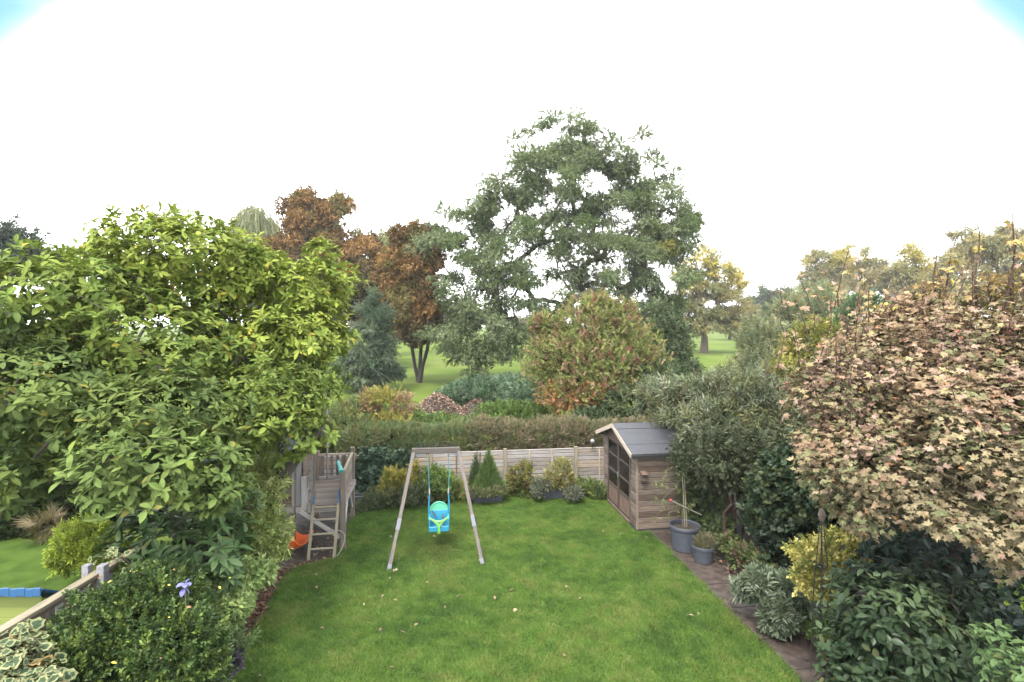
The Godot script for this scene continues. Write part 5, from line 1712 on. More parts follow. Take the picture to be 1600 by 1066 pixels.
	put("finial", fin, M.wood_brown, ob)
	var lance := []
	for k in 2:
		lance.append(spray(12, 0.62, 0.17, 0.3, 0.35, 75.0, true, 0.6).mesh(M.leaf))
	shrub("rhododendron_bush", "low grey-green bush of lance-shaped leaves leaning over the paving", "shrub", Vector3(4.219, 0, -8.75), {
		"gain": 1.0, "blobs": [[Vector3(4.185, 0.656, -8.9), Vector3(0.36, 0.275, 0.32)], [Vector3(4.505, 0.546, -8.7), Vector3(0.311, 0.373, 0.32)], [Vector3(4.25, 0.345, -8.5), Vector3(0.283, 0.243, 0.28)], [Vector3(3.911, 0.554, -9), Vector3(0.193, 0.171, 0.2)]],
		"mesh": lance, "size": 0.2, "cover": 4.5, "cols": [[Color(0.10, 0.13, 0.085), Color(0.135, 0.165, 0.115), Color(0.075, 0.10, 0.06)]], "up": 0.6, "rough": 0.3, "freq": 3.0, "tone_freq": 3.0, "stems": 30, "stem_r": 0.016, "step": 0.15,
	})
	# dark shrubs in the near right corner
	var oval := [blade_mesh(0.55, 0.2, 0.15, 0.48, M.leaf), blade_mesh(0.5, 0.35, 0.3, 0.5, M.leaf)]
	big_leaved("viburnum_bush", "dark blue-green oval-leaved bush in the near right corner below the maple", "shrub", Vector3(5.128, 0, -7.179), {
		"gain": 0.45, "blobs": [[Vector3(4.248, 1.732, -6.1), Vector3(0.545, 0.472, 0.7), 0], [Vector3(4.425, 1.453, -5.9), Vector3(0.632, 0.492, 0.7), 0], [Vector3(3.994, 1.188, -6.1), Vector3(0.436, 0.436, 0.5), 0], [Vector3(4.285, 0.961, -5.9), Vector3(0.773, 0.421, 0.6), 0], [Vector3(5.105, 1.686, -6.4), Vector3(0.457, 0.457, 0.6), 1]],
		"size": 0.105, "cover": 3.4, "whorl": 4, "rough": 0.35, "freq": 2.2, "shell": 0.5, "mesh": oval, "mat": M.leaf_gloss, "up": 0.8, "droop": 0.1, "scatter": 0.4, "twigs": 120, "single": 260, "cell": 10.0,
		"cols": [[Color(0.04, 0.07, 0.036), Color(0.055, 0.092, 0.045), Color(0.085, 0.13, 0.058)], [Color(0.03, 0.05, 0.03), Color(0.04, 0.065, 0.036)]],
		"trunks": [[Vector3(0, 0, 0), Vector3(0, 0.4, 0), Vector3(0.1, 0.9, 0)], [Vector3(0.1, 0, 0.1), Vector3(0.2, 0.5, 0.1)]], "trunk_r": 0.03, "twig_r": 0.004, "step": 0.2,
	})
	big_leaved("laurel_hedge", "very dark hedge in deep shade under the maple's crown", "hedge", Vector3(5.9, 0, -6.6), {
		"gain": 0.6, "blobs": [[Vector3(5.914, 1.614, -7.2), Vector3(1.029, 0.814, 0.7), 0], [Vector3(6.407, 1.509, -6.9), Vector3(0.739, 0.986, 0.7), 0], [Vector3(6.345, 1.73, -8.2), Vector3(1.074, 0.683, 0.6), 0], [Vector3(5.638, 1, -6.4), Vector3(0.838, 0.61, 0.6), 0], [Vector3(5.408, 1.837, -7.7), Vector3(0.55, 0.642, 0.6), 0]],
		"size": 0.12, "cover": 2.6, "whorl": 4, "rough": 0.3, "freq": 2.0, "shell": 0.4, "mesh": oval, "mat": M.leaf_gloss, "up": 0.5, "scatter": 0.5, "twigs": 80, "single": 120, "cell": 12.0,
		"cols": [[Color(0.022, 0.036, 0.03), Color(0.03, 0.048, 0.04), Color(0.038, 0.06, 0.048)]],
		"trunks": [[Vector3(0, 0, 0), Vector3(0, 0.6, 0), Vector3(0.1, 1.2, 0)]], "trunk_r": 0.05, "twig_r": 0.005, "step": 0.3,
	})
	big_leaved("creeper", "lighter green leaves climbing into view at the bottom right corner", "climbing plant", Vector3(4.6, 0, -4.9), {
		"gain": 0.7, "blobs": [[Vector3(4.55, 1.938, -4.9), Vector3(0.204, 0.187, 0.3), 0], [Vector3(4.494, 2.054, -5), Vector3(0.107, 0.143, 0.2), 0], [Vector3(4.476, 1.839, -4.7), Vector3(0.224, 0.224, 0.3), 0]],
		"size": 0.09, "cover": 2.4, "whorl": 4, "shell": 0.6, "mesh": oval, "mat": M.leaf, "scatter": 0.4, "twigs": 20, "single": 60, "cell": 9.0,
		"cols": [[Color(0.075, 0.125, 0.05), Color(0.10, 0.16, 0.065), Color(0.055, 0.09, 0.04)]],
		"trunks": [[Vector3(0, 0, 0), Vector3(0, 0.7, 0), Vector3(0.1, 1.5, 0)]], "trunk_r": 0.025, "twig_r": 0.004, "step": 0.2,
	})
	# low plants along the paving
	var low := []
	for k in 2:
		low.append(spray(10, 0.42, 0.26, 0.2, 0.2, 75.0).mesh(M.leaf))
	var greens := [[Color(0.07, 0.10, 0.045), Color(0.095, 0.13, 0.05), Color(0.06, 0.08, 0.05)]]
	shrub("geranium_patch", "low bright green ground cover along the paving below the yellow euonymus", "ground cover", Vector3(4.952, 0, -8), {
		"blobs": [[Vector3(4.842, 0.257, -8.3), Vector3(0.375, 0.158, 0.35)], [Vector3(4.985, 0.298, -7.9), Vector3(0.423, 0.207, 0.45)], [Vector3(4.955, 0.179, -7.5), Vector3(0.357, 0.196, 0.4)], [Vector3(4.812, 0.29, -8.6), Vector3(0.307, 0.102, 0.3)]],
		"mesh": low, "size": 0.14, "cover": 4.0, "cols": [[Color(0.09, 0.135, 0.045), Color(0.12, 0.165, 0.055), Color(0.07, 0.10, 0.045)]], "up": 1.0, "tone_freq": 3.0, "rough": 0.4,
	})
	shrub("berry_bush", "low leafy patch of green and bronze behind the smaller pot", "ground cover", Vector3(4.43, 0, -10.633), {
		"blobs": [[Vector3(4.606, 0.419, -10.6), Vector3(0.353, 0.177, 0.3)], [Vector3(4.675, 0.386, -10.2), Vector3(0.34, 0.219, 0.3)], [Vector3(4.574, 0.359, -11.3), Vector3(0.242, 0.161, 0.25)], [Vector3(4.667, 0.333, -9.8), Vector3(0.28, 0.187, 0.3)]],
		"mesh": low, "size": 0.17, "cover": 4.5, "cols": [[Color(0.06, 0.085, 0.035), Color(0.085, 0.11, 0.042), Color(0.10, 0.075, 0.05)]], "up": 0.8, "tone_freq": 3.0, "rough": 0.4,
	})
	shrub("aucuba_bush", "mid-green broad-leaved bush between the summerhouse wall and brown stems", "shrub", Vector3(4.485, 0, -12.353), {
		"blobs": [[Vector3(4.393, 0.68, -12.3), Vector3(0.41, 0.498, 0.4)], [Vector3(4.2, 1.025, -12.6), Vector3(0.3, 0.375, 0.3)], [Vector3(4.533, 0.396, -11.9), Vector3(0.354, 0.283, 0.3)]],
		"mesh": low, "size": 0.24, "cover": 4.0, "cols": greens, "tone_freq": 2.5, "rough": 0.35, "stems": 14, "step": 0.2,
	})


func shrubs_left() -> void:
	var tiny := []
	for k in 3:
		tiny.append(spray(13, 0.32, 0.2, 0.35, 0.1, 68.0).mesh(M.leaf_gloss))
	shrub("box_bush", "dense dark green small-leaved bush in the near left, against the side fence", "shrub", Vector3(-4.3, 0, -6.2), {
		"gain": 0.85, "blobs": [[Vector3(-4.463, 1.288, -6.3), Vector3(0.735, 0.69, 0.8), 0, 2.4], [Vector3(-3.688, 1.172, -5.9), Vector3(0.421, 0.562, 0.6), 0, 2.4], [Vector3(-4.614, 1.2, -5.7), Vector3(0.475, 0.509, 0.6), 0, 2.4], [Vector3(-4.607, 1.408, -7.1), Vector3(0.423, 0.338, 0.5), 0]],
		"mesh": tiny, "size": 0.13, "cover": 7.0, "mess": 1.0, "cols": [[Color(0.028, 0.052, 0.016), Color(0.042, 0.075, 0.02), Color(0.085, 0.125, 0.028), Color(0.034, 0.06, 0.018)]], "rough": 0.3, "freq": 2.6, "shell": 0.3, "up": 0.7, "tone_freq": 4.0, "spread": 0.4, "stems": 60, "feet": 3, "step": 0.25,
	})
	# stray yellow and brown leaves on it
	var stray := thing("stray_leaves", "scattered yellow and brown fallen leaves caught on the dark near-left bush", "leaves", Vector3(-4.3, 0, -6.2))
	stray.set_meta("kind", "stuff")
	var sw := Many.new()
	for k in 16:
		var d := Vector3(rr(-0.8, 0.9), 0, rr(-0.6, 0.8))
		sw.add(Transform3D(frame(rdir() * Vector3(1, 0.5, 1), Vector3(0, 1, 0.6), rr(0.035, 0.055)), d + Vector3(0, 2.08 - 0.45 * maxf(0.0, d.z) - 0.25 * d.x * d.x, 0.15)), [Color(0.38, 0.27, 0.06), Color(0.22, 0.12, 0.07), Color(0.30, 0.30, 0.08)][k % 3])
	many("leaf_litter", sw, blade_mesh(0.5, 0.3, 0.3, 0.5, M.leaf_dry), stray)
	var lau := [blade_mesh(0.40, 0.3, 0.2, 0.5, M.leaf_gloss), blade_mesh(0.36, 0.5, 0.1, 0.55, M.leaf_gloss)]
	big_leaved("laurel_bush", "glossy dark green laurel beneath the yellow-green tree, behind the dark bush", "shrub", Vector3(-4.85, 0, -8.3), {
		"gain": 1.0, "blobs": [[Vector3(-5.027, 1.681, -8.2), Vector3(0.83, 0.488, 0.7), 0], [Vector3(-4.381, 1.714, -8), Vector3(0.381, 0.429, 0.5), 0], [Vector3(-5.7, 1.65, -8.4), Vector3(0.5, 0.45, 0.6), 0], [Vector3(-4.643, 1.332, -7.8), Vector3(0.65, 0.371, 0.5), 0], [Vector3(-4.714, 2.014, -8.8), Vector3(0.524, 0.419, 0.6), 0]],
		"size": 0.22, "cover": 3.6, "whorl": 6, "rough": 0.35, "freq": 1.6, "shell": 0.5, "mesh": lau, "mat": M.leaf_gloss, "up": 0.8, "droop": 0.1, "twigs": 90, "single": 200,
		"cols": [[Color(0.034, 0.062, 0.022), Color(0.05, 0.088, 0.032), Color(0.07, 0.115, 0.045)]],
		"trunks": [[Vector3(0, 0, 0), Vector3(0, 0.4, 0), Vector3(0.1, 0.8, 0)]], "trunk_r": 0.04, "twig_r": 0.005, "step": 0.25,
	})
	var fine := []
	for k in 2:
		fine.append(spray(15, 0.42, 0.13, 0.3, 0.25, 75.0).mesh(M.leaf))
	shrub("pieris_bush", "tall lime-green narrow-leaved bush in front of the playhouse wall", "shrub", Vector3(-4.775, 0, -10.5), {
		"gain": 1.8, "blobs": [[Vector3(-4.857, 2.146, -10.2), Vector3(0.34, 0.291, 0.4)], [Vector3(-4.524, 1.905, -10), Vector3(0.31, 0.31, 0.4)], [Vector3(-4.821, 1.488, -10), Vector3(0.357, 0.381, 0.45)], [Vector3(-4.492, 1.208, -9.8), Vector3(0.373, 0.373, 0.45)], [Vector3(-4.617, 0.851, -9.6), Vector3(0.32, 0.32, 0.35)], [Vector3(-4.273, 0.924, -9.7), Vector3(0.208, 0.208, 0.22)]],
		"mesh": fine, "size": 0.22, "cover": 6.5, "cols": [[Color(0.12, 0.155, 0.045), Color(0.16, 0.19, 0.062), Color(0.085, 0.115, 0.035), Color(0.19, 0.21, 0.085)]], "rough": 0.4, "freq": 2.2, "up": 0.5, "tone_freq": 3.0, "stems": 50, "feet": 3, "stem_r": 0.03, "step": 0.25,
	})
	var palm := []
	for k in 2:
		palm.append(spray(8, 0.6, 0.22, 0.2, 0.3, 100.0, false, 0.3).mesh(M.leaf))
	shrub("acer_bush", "light green fine-leaved spreading acer at the left edge of the lawn", "shrub", Vector3(-4.396, 0, -8.75), {
		"gain": 1.6, "blobs": [[Vector3(-4.32, 1.05, -8.4), Vector3(0.46, 0.24, 0.45)], [Vector3(-3.993, 1.028, -8.6), Vector3(0.225, 0.164, 0.3)], [Vector3(-4.225, 0.868, -7.8), Vector3(0.39, 0.26, 0.45)], [Vector3(-4.057, 0.838, -8), Vector3(0.229, 0.19, 0.3)], [Vector3(-4.246, 0.639, -7.4), Vector3(0.264, 0.211, 0.35), 1], [Vector3(-4.42, 1.003, -7.9), Vector3(0.329, 0.329, 0.4), 1]],
		"mesh": palm, "size": 0.17, "cover": 5.5, "cols": [[Color(0.11, 0.155, 0.05), Color(0.15, 0.19, 0.07), Color(0.08, 0.12, 0.04)], [Color(0.075, 0.115, 0.042), Color(0.10, 0.14, 0.055)]], "rough": 0.45, "freq": 2.6, "up": 0.2, "tone_freq": 3.0, "stems": 50, "stem_r": 0.02, "step": 0.2,
	})
	shrub("choisya_bush", "rounded golden-tipped bush on the neighbour's lawn behind the white fence posts", "shrub", Vector3(-8.526, 0, -10.769), {
		"gain": 1.25, "blobs": [[Vector3(-8.111, 0.811, -10.2), Vector3(0.559, 0.437, 0.5)], [Vector3(-7.56, 0.655, -10), Vector3(0.357, 0.357, 0.4)], [Vector3(-8.357, 0.551, -10.1), Vector3(0.265, 0.216, 0.3)]],
		"mesh": fine, "size": 0.2, "cover": 6.0, "cols": [[Color(0.15, 0.20, 0.03), Color(0.20, 0.25, 0.04), Color(0.09, 0.13, 0.026)]], "up": 1.0, "rough": 0.25, "tone_freq": 3.5, "stems": 20, "step": 0.2,
	})
	var dark := []
	for k in 2:
		dark.append(spray(12, 0.42, 0.22, 0.3, 0.3, 65.0).mesh(M.leaf))
	shrub("border_shrub", "shadowy dark green shrubs at the end of the neighbour's lawn", "shrub", Vector3(-10.5, 0, -13.2), {
		"gain": 0.6, "blobs": [[Vector3(-11.805, 1.251, -13.4), Vector3(1.755, 0.877, 0.8)], [Vector3(-11.979, 0.393, -12.9), Vector3(0.921, 0.691, 0.7)], [Vector3(-10.524, 0.71, -13.6), Vector3(0.971, 0.81, 0.7)], [Vector3(-13, 1.054, -13), Vector3(0.929, 1.083, 0.9)], [Vector3(-9.161, 0.741, -13.5), Vector3(0.964, 0.804, 0.7)]],
		"mesh": dark, "size": 0.3, "cover": 5.0, "cols": [[Color(0.036, 0.06, 0.024), Color(0.05, 0.08, 0.03)]], "rough": 0.4, "tone_freq": 1.6, "stems": 30, "feet": 4, "foot_spread": 1.2, "step": 0.4,
	})
	var straw := []
	for k in 1:
		straw.append(spray(14, 0.9, 0.03, 0.2, 0.5, 30.0, true, 0.2).mesh(M.leaf_dry))
	shrub("grass_tuft", "straw-coloured ornamental grass at the end of the neighbour's lawn", "plant", Vector3(-10.801, 0, -12.463), {
		"gain": 0.6, "blobs": [[Vector3(-10.66, 0.417, -12.3), Vector3(0.351, 0.293, 0.3)]], "mesh": straw, "size": 0.3, "cover": 4.0, "cols": [[Color(0.26, 0.22, 0.14), Color(0.18, 0.16, 0.07)]], "up": 1.2,
	})
	# variegated ivy nearest the window
	var va := []
	var outline := [Vector2(0, 0.66), Vector2(22, 0.50), Vector2(48, 0.58), Vector2(75, 0.46), Vector2(108, 0.55), Vector2(140, 0.42), Vector2(179.5, 0.24)]
	for k in 2:
		var g := Geo.new()
		g.tint = [Color(0.065, 0.105, 0.06), Color(0.09, 0.13, 0.075)][k]
		g.lobed(Transform3D(), 1.0, outline, [0.22, 0.4][k], Color(0.34, 0.36, 0.19))
		va.append(g.mesh(M.leaf))
	big_leaved("variegated_ivy", "cream-edged variegated ivy leaves in the bottom left corner", "climbing plant", Vector3(-4.6, 0, -4.9), {
		"gain": 0.55, "blobs": [[Vector3(-4.521, 1.85, -4.9), Vector3(0.198, 0.245, 0.25), 0], [Vector3(-4.762, 1.875, -5), Vector3(0.179, 0.214, 0.25), 0], [Vector3(-4.257, 1.714, -4.8), Vector3(0.194, 0.206, 0.25), 0], [Vector3(-4.481, 1.946, -5.1), Vector3(0.097, 0.097, 0.1), 0], [Vector3(-4.69, 2.026, -5.15), Vector3(0.086, 0.061, 0.1), 0]],
		"size": 0.10, "cover": 2.4, "whorl": 3, "shell": 0.6, "mesh": va, "mat": M.leaf, "scatter": 0.8, "up": 0.8, "droop": 0.4, "flat": 0.3, "twigs": 30, "single": 150, "cell": 7.0,
		"cols": [[Color(1.0, 1.0, 1.0), Color(0.85, 0.88, 0.85), Color(1.0, 0.96, 0.85)]],
		"trunks": [[Vector3(0, 0, 0), Vector3(-0.1, 0.8, 0), Vector3(-0.2, 1.5, 0)]], "trunk_r": 0.02, "twig_r": 0.004, "step": 0.2,
	})
	big_leaved("variegated_ivy", "few cream-edged ivy leaves creeping over the fence's far post", "climbing plant", Vector3(-5.3, 0, -7.6), {
		"blobs": [[Vector3(-5.67, 1.759, -7.5), Vector3(0.232, 0.089, 0.12), 0], [Vector3(-5.301, 1.793, -7.3), Vector3(0.174, 0.139, 0.12), 0]],
		"size": 0.09, "cover": 0.4, "whorl": 2, "shell": 0.6, "mesh": va, "mat": M.leaf, "scatter": 0.5, "up": 1.0, "flat": 1.0, "twigs": 8, "single": 40, "cell": 5.0,
		"cols": [[Color(1.0, 1.0, 1.0), Color(0.8, 0.82, 0.75)]],
		"trunks": [[Vector3(0, 0, 0), Vector3(0, 0.8, 0), Vector3(0, 1.5, 0)]], "trunk_r": 0.012, "twig_r": 0.003, "step": 0.2,
	})
	# violet flower
	var fl := thing("flower", "single violet-blue flower standing up between the dark bush and the acer", "flower", Vector3(-3.80, 0.19, -6.25))
	part_tube("stem", fl, [Vector3(0, -0.19, 0), Vector3(0.02, 1.0, 0.02), Vector3(0, 1.78, 0)], 0.006, M.wood_green, 5)
	var petal_m := plain(lin(0.085, 0.085, 0.27), 0.7)
	petal_m.backlight_enabled = true
	petal_m.backlight = Color(0.3, 0.3, 0.4)
	for k in 7:
		var g := Geo.new()
		var a := k * 2.4
		g.blade(Transform3D(frame(Vector3(cos(a), 0.5 if k < 4 else -0.7, sin(a) + 0.4), Vector3(cos(a) * 0.5, 1, sin(a)), 1.0), Vector3(0, 1.78 - (0.05 if k > 3 else 0.0), 0)), 0.09, 0.07, 0.3, 0.5, 0.65, true)
		put("petal", g, petal_m, fl)
	var purple := []
	purple.append(spray(12, 0.45, 0.32, 0.2, 0.2, 75.0).mesh(M.leaf))
	shrub("heuchera", "low dark purple leafy plant at the bottom of the left border", "plant", Vector3(-4.079, 0, -7.368), {
		"gain": 0.7, "blobs": [[Vector3(-3.861, 0.523, -6.9), Vector3(0.263, 0.197, 0.28)], [Vector3(-3.787, 0.52, -7.1), Vector3(0.152, 0.135, 0.2)]], "mesh": purple, "size": 0.13, "cover": 5.0, "cols": [[Color(0.045, 0.038, 0.055), Color(0.075, 0.065, 0.085), Color(0.10, 0.10, 0.10)]], "tone_freq": 4.0, "up": 0.8,
	})
	var frond := []
	frond.append(spray(26, 0.24, 0.06, 0.2, 0.2, 90.0).mesh(M.leaf))
	shrub("fern", "small drooping fern at the foot of the acer", "fern", Vector3(-4.267, 0, -8), {
		"blobs": [[Vector3(-3.911, 0.568, -7.3), Vector3(0.295, 0.139, 0.3)]], "mesh": frond, "size": 0.32, "cover": 7.0, "cols": [[Color(0.06, 0.10, 0.036), Color(0.085, 0.125, 0.05)]], "up": 0.5, "tone_freq": 3.0,
	})
	var strap := Many.new()
	var sp := thing("strap_plant", "long pale strap leaves arching over the border by the ladder", "plant", garden(-3.25, 0, -11.0))
	for k in 14:
		strap.add(Transform3D(frame(Vector3(rr(-1, 1), rr(0.3, 1.2), rr(-0.3, 1)), Vector3.UP, rr(0.35, 0.6)), Vector3(rr(-0.08, 0.08), 0.02, rr(-0.08, 0.08))), shade(Color(0.10, 0.14, 0.09), rr(0.7, 1.5)))
	many("foliage", strap, blade_mesh(0.07, 0.3, 0.7, 0.4, M.leaf), sp)


func along_the_fence() -> void:
	var bits := []
	for k in 2:
		bits.append(spray(12, 0.32, 0.19, 0.3, 0.2, 65.0).mesh(M.leaf))
	var fine := []
	for k in 2:
		fine.append(spray(18, 0.24, 0.05, 0.2, 0.1, 50.0).mesh(M.leaf))
	var g := func(x: float, y: float, z: float) -> Vector3: return garden(x, y, z)
	shrub("euonymus_bush", "yellow-leaved bush against the fence behind the swing's left leg", "shrub", g.call(-2.0, 0, -15.2), {
		"gain": 0.8, "blobs": [[Vector3(-3.312, 0.736, -14.8), Vector3(0.282, 0.282, 0.3)], [Vector3(-2.96, 0.542, -14.8), Vector3(0.388, 0.317, 0.3)], [Vector3(-2.714, 0.804, -15), Vector3(0.179, 0.286, 0.2)], [Vector3(-3.372, 0.481, -14.6), Vector3(0.243, 0.174, 0.25)]],
		"mesh": bits, "size": 0.17, "cover": 5.0, "cols": [[Color(0.33, 0.29, 0.065), Color(0.27, 0.25, 0.06), Color(0.18, 0.19, 0.05)]], "tone_freq": 3.5, "stems": 20, "step": 0.15, "stem_r": 0.015,
	})
	shrub("trailing_plant", "grey-green trailing plant spilling over the trough left of the swing", "plant", g.call(-2.4, 0, -15.0), {
		"blobs": [[Vector3(-3.452, 0.287, -14.5), Vector3(0.483, 0.276, 0.35)], [Vector3(-2.743, 0.423, -14.4), Vector3(0.274, 0.274, 0.25)], [Vector3(-3.857, 0.149, -14.4), Vector3(0.309, 0.206, 0.3)], [Vector3(-2.415, 0.362, -14.7), Vector3(0.245, 0.315, 0.3)]],
		"mesh": bits, "size": 0.15, "cover": 5.5, "cols": [[Color(0.08, 0.10, 0.055), Color(0.11, 0.13, 0.075), Color(0.06, 0.08, 0.04)]], "tone_freq": 4.0, "rough": 0.3,
	})
	shrub("hydrangea_bush", "fresh green leafy bush behind the hanging swing seat", "shrub", g.call(-0.4, 0, -15.4), {
		"blobs": [[Vector3(-2.107, 0.661, -15), Vector3(0.429, 0.321, 0.35)], [Vector3(-2.341, 0.441, -14.9), Vector3(0.284, 0.284, 0.3)], [Vector3(-1.809, 0.441, -14.9), Vector3(0.284, 0.319, 0.3)], [Vector3(-2.058, 0.211, -14.9), Vector3(0.355, 0.248, 0.3), 1]],
		"mesh": bits, "size": 0.22, "cover": 4.5, "cols": [[Color(0.095, 0.15, 0.04), Color(0.13, 0.19, 0.055), Color(0.07, 0.11, 0.035)], [Color(0.06, 0.075, 0.035)]], "tone_freq": 3.0, "stems": 20, "step": 0.15, "stem_r": 0.014,
	})
	shrub("juniper_bush", "yellowish feathery sprays leaning out from behind the swing's right leg", "shrub", g.call(0.75, 0, -15.5), {
		"blobs": [[Vector3(-1.484, 0.35, -15.2), Vector3(0.29, 0.145, 0.25)], [Vector3(-1.712, 0.501, -15.3), Vector3(0.219, 0.146, 0.2)], [Vector3(-1.25, 0.232, -15), Vector3(0.25, 0.143, 0.25)]],
		"mesh": fine, "size": 0.22, "cover": 7.0, "cols": [[Color(0.17, 0.19, 0.055), Color(0.12, 0.145, 0.045)]], "up": 0.2, "stems": 10, "step": 0.15,
	})
	# cone conifers
	for k in 2:
		var base: Vector3 = g.call([1.45, 1.12][k], 0.26, [-15.0, -15.35][k])
		var h: float = [1.12, 0.98][k]
		var r: float = [0.46, 0.24][k]
		var blobs := []
		for i in 9:
			var u := i / 8.0
			blobs.append([base + Vector3(0, 0.1 + h * u * 0.9, 0), Vector3(r * (1.0 - u * 0.93), h * 0.11, r * (1.0 - u * 0.93))])
		shrub("cone_conifer", ["dense cone-shaped green conifer growing in the middle trough", "slimmer dark conifer just left of the cone-shaped one"][k], "conifer", base, {
			"gain": 1.4, "blobs": blobs, "mesh": fine, "size": 0.13, "cover": 11.0, "cols": [[Color(0.062, 0.10, 0.032), Color(0.08, 0.125, 0.04), Color(0.05, 0.08, 0.028)], [Color(0.05, 0.075, 0.035)]].slice(k, k + 1), "up": 1.3, "out": 0.9, "mess": 0.4, "rough": 0.18, "freq": 5.0, "tone_freq": 5.0, "shell": 0.25, "stems": 12, "step": 0.15, "stem_r": 0.02, "fork": 0.3,
		})
	shrub("trailing_plant", "small-leaved trailing plant around the foot of the cone-shaped conifer", "plant", g.call(1.42, 0.2, -14.95), {
		"blobs": [[Vector3(-1.015, 0.397, -14.7), Vector3(0.245, 0.122, 0.2)], [Vector3(-0.388, 0.401, -14.8), Vector3(0.247, 0.141, 0.2)], [Vector3(-0.695, 0.394, -14.6), Vector3(0.313, 0.087, 0.12)]],
		"mesh": bits, "size": 0.11, "cover": 5.0, "cols": [[Color(0.09, 0.11, 0.055), Color(0.12, 0.13, 0.06)]],
	})
	shrub("bamboo_bush", "leggy bush with pale bare stems and yellow-green top by the fence", "shrub", g.call(2.45, 0, -15.35), {
		"blobs": [[Vector3(0.22, 0.692, -15.4), Vector3(0.33, 0.22, 0.25)], [Vector3(0.406, 0.848, -15.5), Vector3(0.221, 0.148, 0.2)], [Vector3(0.073, 0.574, -15.3), Vector3(0.219, 0.182, 0.2)], [Vector3(0.437, 0.537, -15.3), Vector3(0.219, 0.182, 0.2)]],
		"mesh": bits, "size": 0.18, "cover": 4.0, "cols": [[Color(0.13, 0.14, 0.04), Color(0.10, 0.115, 0.045), Color(0.17, 0.16, 0.05), Color(0.10, 0.07, 0.045)]], "tone_freq": 4.0, "stems": 40, "feet": 7, "foot_spread": 0.25, "stem_r": 0.014, "fork": 0.5, "step": 0.2, "stem_mat": M.bark_grey,
	})
	shrub("spirea_bush", "airy golden-leaved shrub above the trough nearest the summerhouse", "shrub", g.call(3.45, 0.2, -15.1), {
		"blobs": [[Vector3(1.366, 0.756, -15.3), Vector3(0.401, 0.291, 0.3)], [Vector3(1.122, 0.53, -15.2), Vector3(0.326, 0.217, 0.3)], [Vector3(1.556, 0.53, -15.2), Vector3(0.253, 0.253, 0.25)], [Vector3(1.467, 0.967, -15.4), Vector3(0.22, 0.147, 0.2)]],
		"mesh": bits, "size": 0.16, "cover": 3.0, "cols": [[Color(0.22, 0.20, 0.075), Color(0.17, 0.165, 0.06), Color(0.13, 0.135, 0.06)]], "tone_freq": 4.0, "stems": 35, "stem_r": 0.014, "fork": 0.25, "step": 0.15,
	})
	shrub("grey_plant", "grey-green mound on the left end of the trough nearest the summerhouse", "plant", g.call(3.1, 0.1, -14.95), {
		"blobs": [[Vector3(0.821, 0.482, -15), Vector3(0.286, 0.161, 0.25)], [Vector3(0.71, 0.335, -14.9), Vector3(0.177, 0.177, 0.2)], [Vector3(1.703, 0.299, -14.9), Vector3(0.248, 0.177, 0.25)]],
		"mesh": bits, "size": 0.13, "cover": 5.0, "cols": [[Color(0.10, 0.115, 0.085), Color(0.13, 0.145, 0.105), Color(0.08, 0.09, 0.06)]],
	})
	shrub("weed_patch", "low green growth between the fence and the lawn left of the summerhouse", "ground cover", g.call(4.2, 0, -15.6), {
		"blobs": [[Vector3(2.136, 0.264, -15.6), Vector3(0.446, 0.186, 0.3)], [Vector3(2.459, 0.264, -15.3), Vector3(0.255, 0.182, 0.3)], [Vector3(0, 0.171, -15.6), Vector3(0.557, 0.149, 0.25)], [Vector3(0.55, 0.178, -15.4), Vector3(0.44, 0.128, 0.25)], [Vector3(-1.629, 0.024, -15.2), Vector3(0.543, 0.145, 0.25)], [Vector3(1.925, 0.233, -15.4), Vector3(0.33, 0.147, 0.2)]],
		"mesh": bits, "size": 0.17, "cover": 4.5, "cols": [[Color(0.09, 0.125, 0.042), Color(0.125, 0.16, 0.05), Color(0.065, 0.09, 0.035)]], "up": 1.0, "tone_freq": 3.0, "rough": 0.4,
	})
	shrub("ground_cover", "dull green creeping growth under the ivy at the fence's foot", "ground cover", g.call(-2.9, 0, -15.3), {
		"blobs": [[Vector3(-3.943, 0.029, -14.4), Vector3(0.446, 0.137, 0.3)], [Vector3(-3.65, 0.046, -14.6), Vector3(0.348, 0.139, 0.3)]],
		"mesh": bits, "size": 0.15, "cover": 5.0, "cols": [[Color(0.055, 0.08, 0.035), Color(0.075, 0.10, 0.045)]], "tone_freq": 4.0,
	})


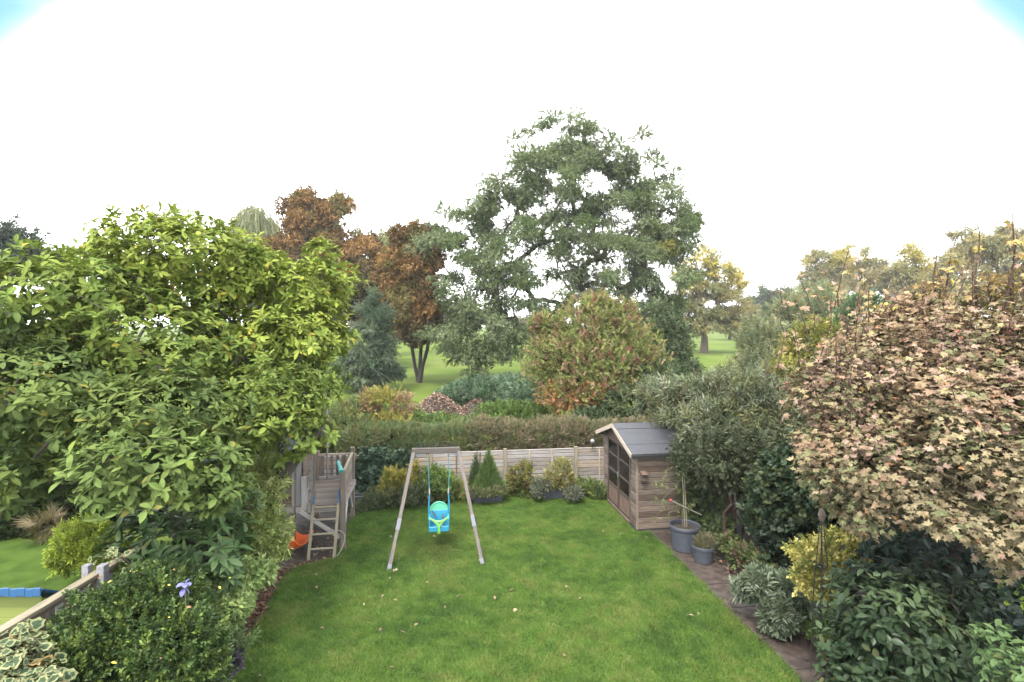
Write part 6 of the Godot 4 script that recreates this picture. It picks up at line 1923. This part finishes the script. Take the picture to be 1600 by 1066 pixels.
# ---------------------------------------------------------------- grass, litter and single fallen leaves
func lawn_details() -> void:
	var tuft := Geo.new()
	for k in 11:
		var a := rr(0, TAU)
		var o := Vector3(cos(a), 0, sin(a)) * rr(0.0, 0.06)
		var lean := Vector3(rr(-0.7, 0.7), 1.0, rr(-0.7, 0.7)).normalized()
		var side := lean.cross(Vector3(cos(a * 3.0), 0, sin(a * 3.0))).normalized() * 0.0035
		var h := rr(0.025, 0.05)
		tuft.tint = shade(Color.WHITE, rr(0.75, 1.25))
		tuft.tri(o - side, o + side, o + lean * h, Vector3(0, 0.7, 0.7))
		tuft.tri(o - side * 0.8 + lean * h * 0.5, o + side * 0.8 + lean * h * 0.5, o + lean * h * 0.9 + Vector3(lean.x, 0.1, lean.z) * h * 0.6, Vector3.UP)
	var mesh := tuft.mesh(M.grass)
	var w := Many.new()
	var greens := [Color(0.05, 0.096, 0.024), Color(0.072, 0.134, 0.027), Color(0.09, 0.155, 0.032), Color(0.124, 0.165, 0.044)]
	for k in 64000:
		var z := -6.6 - 9.3 * pow(r01(), 1.15)
		var x := rr(-2.95, 5.06)
		if x < left_edge(z) - 0.05 or (x > 4.76 and z < -12.28):
			continue
		var t := clampf(0.5 + 0.6 * wobble(Vector3(x, 0, z), 0.6) + 0.6 * wobble(Vector3(x, 5, z), 2.4) + rr(-0.2, 0.2), 0.0, 0.999) * 4.0
		var s := rr(0.7, 1.3)
		var worn := 0.55 * smoothstep(0.3, 0.75, wobble(Vector3(x, 17, z), 1.6)) + 0.5 * exp(-pow(x / 0.6, 2) - pow((z + 12.0) / 0.8, 2)) + 0.5 * exp(-pow((x + 2.4) / 0.5, 2) - pow((z + 11.6) / 0.6, 2))
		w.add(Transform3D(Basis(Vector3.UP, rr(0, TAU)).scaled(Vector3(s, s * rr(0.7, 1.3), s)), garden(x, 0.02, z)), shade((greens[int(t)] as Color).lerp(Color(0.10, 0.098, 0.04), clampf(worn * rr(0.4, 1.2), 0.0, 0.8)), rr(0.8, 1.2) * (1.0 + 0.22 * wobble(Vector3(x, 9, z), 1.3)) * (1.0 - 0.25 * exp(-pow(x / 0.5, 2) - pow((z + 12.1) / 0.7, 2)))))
	var gr := many("grass", w, mesh, null)
	tag(gr, "short mown grass blades covering the garden lawn", "grass")
	# litter in the left border
	var dead := [blade_mesh(0.5, 0.5, 0.35, 0.5, M.leaf_dry), blade_mesh(0.35, 0.3, 0.6, 0.45, M.leaf_dry)]
	var lw := Many.new()
	for k in 1500:
		var z := rr(-11.8, -6.6)
		var x := left_edge(z) - 0.03 - absf(rng.randfn(0.0, 0.28))
		if k > 1250:
			x = rr(-4.4, -2.2)
			z = rr(-14.0, -11.9)
		lw.add(Transform3D(frame(rdir() * Vector3(1, 0.35, 1), Vector3.UP + rdir() * 0.7, rr(0.05, 0.11)), garden(x, 0.02 + rr(0, 0.015), z)), shade([Color(0.10, 0.055, 0.035), Color(0.15, 0.085, 0.055), Color(0.07, 0.042, 0.03), Color(0.20, 0.14, 0.09)][rng.randi() % 4], rr(0.6, 1.2)))
	var lit := many("leaf_litter", lw, dead[0], null)
	tag(lit, "brown leaf litter lying along the soil of the left border", "leaf litter")
	var rw := Many.new()
	for k in 260:
		var z := rr(-10.5, -6.0)
		var x := 5.72 + absf(rng.randfn(0.0, 0.22))
		rw.add(Transform3D(frame(rdir() * Vector3(1, 0.35, 1), Vector3.UP + rdir() * 0.6, rr(0.05, 0.12)), garden(x, 0.045, z)), shade([Color(0.17, 0.10, 0.07), Color(0.24, 0.17, 0.12), Color(0.12, 0.075, 0.05)][rng.randi() % 3], rr(0.7, 1.2)))
	tag(many("leaf_litter", rw, dead[0], null), "pinkish brown dead leaves along the right edge of the paving", "leaf litter")
	# fallen leaves one could count
	var curl := []
	for k in 3:
		var g := Geo.new()
		g.blade(Transform3D(), 1.0, [0.55, 0.4, 0.7][k], [0.7, 0.4, 0.5][k], [0.4, -0.3, 0.3][k], 0.5, true)
		curl.append(g)
	var dry := []
	for c in [lin(0.15, 0.105, 0.065), lin(0.2, 0.16, 0.105), lin(0.09, 0.052, 0.034)]:
		dry.append(plain(c, 0.8))
	for k in 74:
		var x := rr(-2.5, 4.85)
		var z := rr(-14.6, -7.4)
		if k < 26:
			x = rr(-2.5, 1.4)
			z = rr(-11.5, -8.6)
		if x < left_edge(z) or (x > 4.6 and z < -12.2):
			x = 1.0
		var on_path := k >= 66
		var o := MeshInstance3D.new()
		o.mesh = curl[k % 3].mesh()
		o.material_override = dry[rng.randi() % 3]
		o.name = numbered("fallen_leaf")
		add_child(o)
		var p := garden(x, 0.05, z)
		if on_path:
			p = garden(rr(5.1, 5.7), 0.047, -6.8 - (k - 66) * 0.45)
		o.transform = Transform3D(frame(rdir() * Vector3(1, 0.2, 1), Vector3.UP + rdir() * 0.4, rr(0.05, 0.105)), p)
		tag(o, "dry curled brown leaf lying on the paving by the lawn" if on_path else "dry curled brown leaf lying on the lawn", "leaf", "fallen leaves on the paving" if on_path else "fallen leaves on the lawn")
